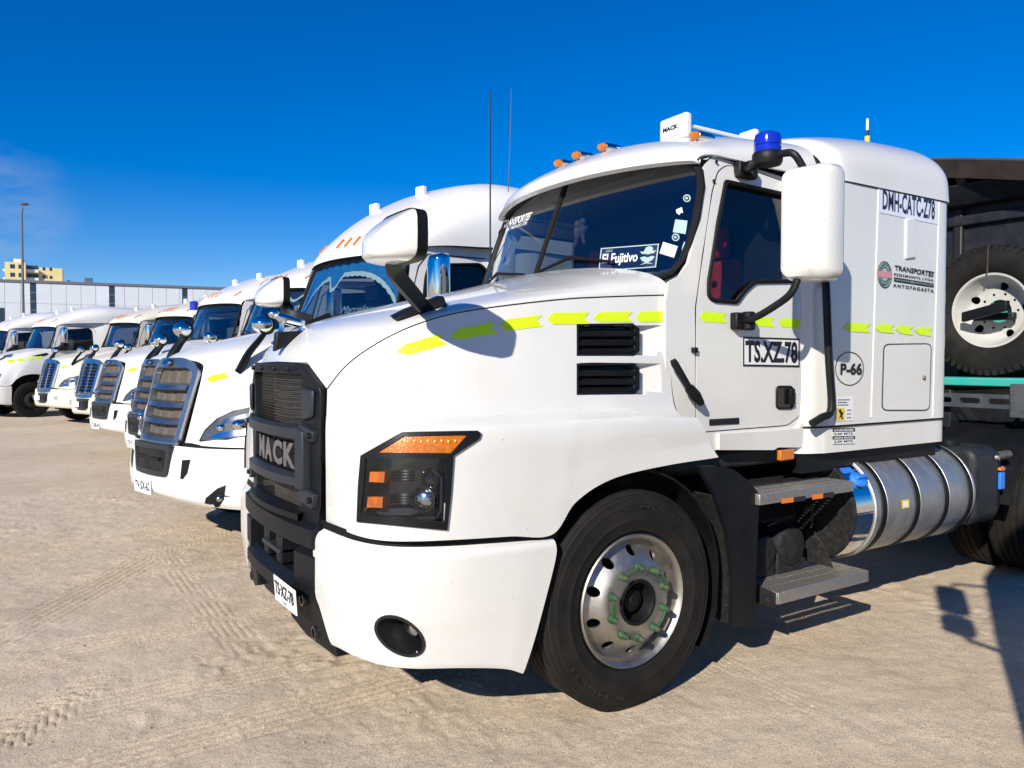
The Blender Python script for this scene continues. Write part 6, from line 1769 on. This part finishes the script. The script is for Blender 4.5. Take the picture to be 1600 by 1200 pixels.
    MB().hexa([fs_(3.32, 1.0) + Vector((0, -.01, 0)), LC(5.2, -1.22, 1.0), LC(5.2, -1.0, 1.0), LC(3.32, -.9, 1.0)] + [LC(3.32, -1.2, .45), LC(5.2, -1.22, .45), LC(5.2, -1.0, .45), LC(3.32, -.9, .45)]).build('side_fairing', paint, t)
    # interior
    MB().box(CX + 3.3, CX + 3.35, CY - 1.0, CY + 1.0, 1.0, 2.85).build('cab_back_wall', 'cabdark', t)
    MB().box(CX + 1.9, CX + 2.18, CY - .92, CY + .92, 1.7, 2.06).build('dashboard', 'cabdark', t, bev=.03)
    for y in (-.5, .5):
        s = MB().box(CX + 2.7, CX + 2.85, CY + y - .25, CY + y + .25, 1.6, 2.35).build('seat', 'cabgrey', t, bev=.05)
        MB().box(CX + 2.72, CX + 2.82, CY + y - .13, CY + y + .13, 2.36, 2.54).build('headrest', 'cabgrey', s, bev=.03)
    sw_ = LC(2.32, -.5, 2.14); sa_ = Vector((-.5, 0, .86)); q1 = Vector((0, 1, 0)); q2 = sa_.cross(q1)
    MB().tube([sw_ + (q1 * math.cos(a) + q2 * math.sin(a)) * .22 for a in np.linspace(0, 2 * math.pi, 25)], .015, 6, cap=False).build('steering_wheel', 'cabdark', t)
    MB().box(CX + 2.22, CX + 3.3, CY - .85, CY + .85, 2.80, 2.83).build('headliner', 'cabgrey', t)
    # door mirror
    a_ = LC(2.26, -1.25, 2.46)
    g = []
    for dx, k in ((-.10, .5), (-.085, .8), (-.04, .97), (.04, 1), (.05, .94)):
        g.append([a_ + Vector((dx, a * k, b * (1 - (1 - k) * .5))) for a, b in rrect(-.105, .105, -.24, .24, .05, 4)])
    mb = MB().grid(g, cv=True); mb.f.append(tuple(range(len(g[0]))))
    dm_ = mb.build('door_mirror', 'chrome', t, smooth=50)
    MB().add(g[-1], [tuple(range(len(g[0])))]).build('mirror_glass', 'black', dm_, smooth=0)
    MB().hexa([LC(2.04,-1.0,1.98),LC(2.46,-1.05,1.98),LC(2.44,-1.05,2.06),LC(2.08,-1.0,2.06),LC(2.20,-1.28,2.14),LC(2.36,-1.28,2.14),LC(2.34,-1.28,2.24),LC(2.22,-1.28,2.24)]).build('mirror_arm', 'black', dm_, bev=.02)
    # hood mirror
    bpt = draper(cb_, .0)(378, 578)
    yh = bpt.y - .06
    P = [bpt + Vector((-.02, .02, -.02)), oyr(388, 553, yh + .03), oyr(404, 533, yh), oyr(414, 519, yh), oyr(414, 508, yh)]
    pth = catmull([tuple(p) for p in P], 4)
    hm_ = MB().tube([tuple(p) for p in pth], [.06 - .028 * k / (len(pth) - 1) for k in range(len(pth))], 8, flat=.55).build('hood_mirror', 'black', t, smooth=50)
    c_ = oyr(411, 507, yh)
    MB().ball(c_, .095, 10, (1.0, 1.05, .82)).build('mirror_head', 'chrome', hm_)
    MB().lathe([(.001, .05), (.08, .05), (.088, .03), (.088, 0)], c_ + Vector((.02, 0, 0)), (1, 0, 0), 16).build('mirror_rim', 'black', hm_)
    mirror_copy(hm_)
    # hood intake slot low on the side
    MB().sheet([(1.44,1.82),(1.86,1.92),(1.90,1.86),(1.72,1.80)], [], side_on, .08).build('cowl_intake', 'black', t, smooth=60)
    # wheels and underside
    for c in ((1.25, -.0), ):
        w = wheel(t, LC(1.36, -1.24 + .1425, .52), (0, -1, 0), detail=False, nuts=False, rimm='dusty'); mirror_copy(w)
    lin_ = [[LC(1.36 + .62 * math.cos(R_(a)), y, .54 + .62 * math.sin(R_(a))) for y in (-1.18, -.8)] for a in np.linspace(-20, 200, 17)]
    o = MB().grid(lin_).build('arch_liner', 'black', t, smooth=60); mirror_copy(o)
    for x in (5.4, 6.7):
        w = wheel(t, LC(x, -1.22 + .14, .52), (0, -1, 0), detail=False, nuts=False); mirror_copy(w)
    for s in (-1, 1):
        MB().box(CX + .5, CX + 7.2, CY + s * .43 - .04, CY + s * .43 + .04, .72, 1.0).build('frame_rail', 'frame', t)
    MB().box(CX + .35, CX + 1.8, CY - .5, CY + .5, .5, 1.55).build('engine', 'frame', t)
    MB().box(CX + 1.8, CX + 5.1, CY - 1.0, CY + 1.0, .92, 1.02).build('cab_floor', 'frame', t)
    return t

GRP = 'white trucks parked side by side'
f1 = make_casc('new', 'paint2', 'high')
f1.rotation_euler.z = TH
tag(f1, 'white truck with chrome-barred grille parked right behind the nearest truck', 'truck', GRP)
def place(src, x, y, label, th=14):
    c = copy_tree(src); c.location = (x, y, 0); c.rotation_euler.z = R_(th); tag(c, label, 'truck', GRP); return c
f2 = make_casc('new', 'paint2'); f2.location = (1.28, 11.3, 0); f2.rotation_euler.z = R_(14)
tag(f2, 'white truck with barred chrome grille, second beyond the nearest truck', 'truck', GRP)
f3 = place(f2, 1.10, 14.95, 'white truck with barred chrome grille, third beyond the nearest truck', 15)
g4 = make_casc('old', 'cream')
tag(g4, 'cream truck with tall bright chrome grille and a blue beacon, nearer of two', 'truck', GRP)
g5 = place(g4, 0.42, 23.6, 'cream truck with tall bright chrome grille, farther of two, beside white truck with visible wheel', 20)
g4.location = (1.10, 19.6, 0); g4.rotation_euler.z = R_(20)
c6 = place(f2, -1.45, 27.6, 'white truck standing forward of the row, its front wheel and side window showing', 20)
c7 = place(f2, -2.75, 32.0, 'white truck at the far end of the row, cut by the picture edge', 20)
# blue beacon on the nearer cream truck
bq_ = g4.location + Vector((2.05, -1.15, 2.85))
MB().lathe([(.001, 0), (.10, 0), (.10, .17), (.07, .21), (.001, .22)], bq_, (0, 0, 1), 14).build('beacon_lens', 'bluelens', g4)
# what only the first one carries: curtain with fringe, name sign, lettered plate
def f1w(a, b, d=.07): return LC(CWX(a, b) + d, a, b)
cw = []
for k in range(41):
    y = -.84 + 1.68 * k / 40; drop = .10 + .34 * (abs(y) / .84) ** 3 + (.16 if .05 < y < .3 else 0) * math.sin((y - .05) / .25 * math.pi)
    cw.append((y, 2.70 - drop))
MB().grid([[f1w(y, 2.72, .05 + .015 * math.sin(y * 40)), f1w(y, z, .05 + .015 * math.sin(y * 40))] for y, z in cw]).build('curtain', 'curtain', f1, smooth=60)
MB().grid([[f1w(y, z, .045), f1w(y, z - .045 - .012 * (k % 2), .045)] for k, (y, z) in enumerate(cw)]).build('curtain_fringe', 'fringe', f1, smooth=0)
text('name_sign', 'Marceloy', lambda a, b: f1w(-.18 - .42 * a if False else -.62 + .45 * (1 - a), 2.12 + .10 * b, .03), 'mint', f1, shear=.3)
for o_, s in ((f1, 'TV·SX-62'), (f2, 'TV·SX-59'), (f3, 'TG·BB-44')):
    L_ = o_.location
    text('plate_text', s, lambda a, b: L_ + Vector((-.0135, .315 - .33 * a, .515 + .075 * b)), 'ink', o_, bold=.02)
L_ = f2.location
cw2 = [(y, 2.62 - .05 * math.cos(y * 14)) for y in np.linspace(-.84, .84, 41)]
MB().grid([[L_ + Vector((CWX(y, 2.72) + .06, y, 2.72)), L_ + Vector((CWX(y, z) + .06, y, z))] for y, z in cw2]).build('curtain', 'cabdark', f2, smooth=60)
MB().grid([[L_ + Vector((CWX(y, z) + .055, y, z)), L_ + Vector((CWX(y, z - .04) + .055, y, z - .04))] for y, z in cw2]).build('curtain_fringe', 'fringe', f2, smooth=0)
text('name_sign', 'JM', lambda a, b: L_ + Vector((CWX(-.7, 2.35) + .03, -.5 - .35 * (a), 2.30 + .16 * b)), 'mint', f2, bold=.03, shear=.1)
# ------------------------------------------------------------------ flat-nosed truck beside the camera: only its shadow reaches the picture
SX, SY = 1.10, 0.08
co = empty('flat_nosed_truck', Vector((SX, SY - 1.24, 0)), 'white flat-nosed truck beside the camera whose shadow falls at the picture corner', 'truck')
y0_, y1_ = SY - 2.48, SY
prof_ = [(SX + .02, .45), (SX, .9), (SX + .01, 1.5), (SX + .08, 2.45), (SX + .22, 3.15), (SX + .5, 3.35), (SX + 2.2, 3.4), (SX + 2.25, .9), (SX + 1.8, .9), (SX + 1.6, 1.15), (SX + 1.1, 1.15), (SX + .85, .9), (SX + .8, .45)]
MB().prism([(x, y0_, z) for x, z in prof_], (0, y1_ - y0_, 0)).build('cab', 'paint2', co, bev=.05, seg=3)
MB().hexa([(SX-.004,y0_+.12,1.62),(SX-.004,y1_-.12,1.62),(SX+.09,y1_-.14,2.34),(SX+.09,y0_+.14,2.34),(SX+.02,y0_+.12,1.62),(SX+.02,y1_-.12,1.62),(SX+.12,y1_-.14,2.34),(SX+.12,y0_+.14,2.34)]).build('windshield', 'blackgloss', co)
MB().box(SX - .012, SX + .02, y0_ + .4, y1_ - .4, .95, 1.45).build('grille', 'black', co, bev=.02)
MB().box(SX - .05, SX + .2, y0_ + .02, y1_ - .02, .42, .78).build('bumper', 'grey', co, bev=.04)
for s in (y0_ + .3, y1_ - .3):
    MB().lathe([(.001, .03), (.09, .03), (.11, .0)], (SX - .05, s, .62), (-1, 0, 0), 18).build('headlamp', 'glasslens', co)
MB().prism([(x, y1_ - .005, z) for x, z in rnd([(SX+.30,1.70),(SX+.48,2.50),(SX+1.5,2.50),(SX+1.5,1.70)], .06)], (0, .012, 0)).build('side_window', 'blackgloss', co)
mh = MB().box(SX + .02, SX + .12, y1_ + .09, y1_ + .28, 2.56, 2.92).build('door_mirror', 'black', co, bev=.03)
MB().box(SX + .02, SX + .12, y1_ + .09, y1_ + .28, 2.32, 2.52).build('mirror_lower', 'black', mh, bev=.03)
MB().tube([(SX + .14, y1_ - .02, 2.22), (SX + .08, y1_ + .14, 2.28), (SX + .07, y1_ + .18, 2.36)], .018, 8).build('mirror_arm', 'black', mh)
MB().tube([(SX + .2, y1_ - .02, 3.0), (SX + .08, y1_ + .14, 3.0), (SX + .07, y1_ + .18, 2.9)], .018, 8).build('mirror_arm', 'black', mh)
wheel(co, (SX + 1.35, y1_ - .16, .52), (0, 1, 0), detail=False, nuts=False)
wheel(co, (SX + 1.35, y0_ + .16, .52), (0, -1, 0), detail=False, nuts=False)
wheel(co, (SX + 5.2, y1_ - .16, .52), (0, 1, 0), detail=False, nuts=False)
wheel(co, (SX + 5.2, y0_ + .16, .52), (0, -1, 0), detail=False, nuts=False)
MB().box(SX + .9, SX + 6.3, SY - 1.7, SY - .8, .75, 1.0).build('frame_rail', 'frame', co)
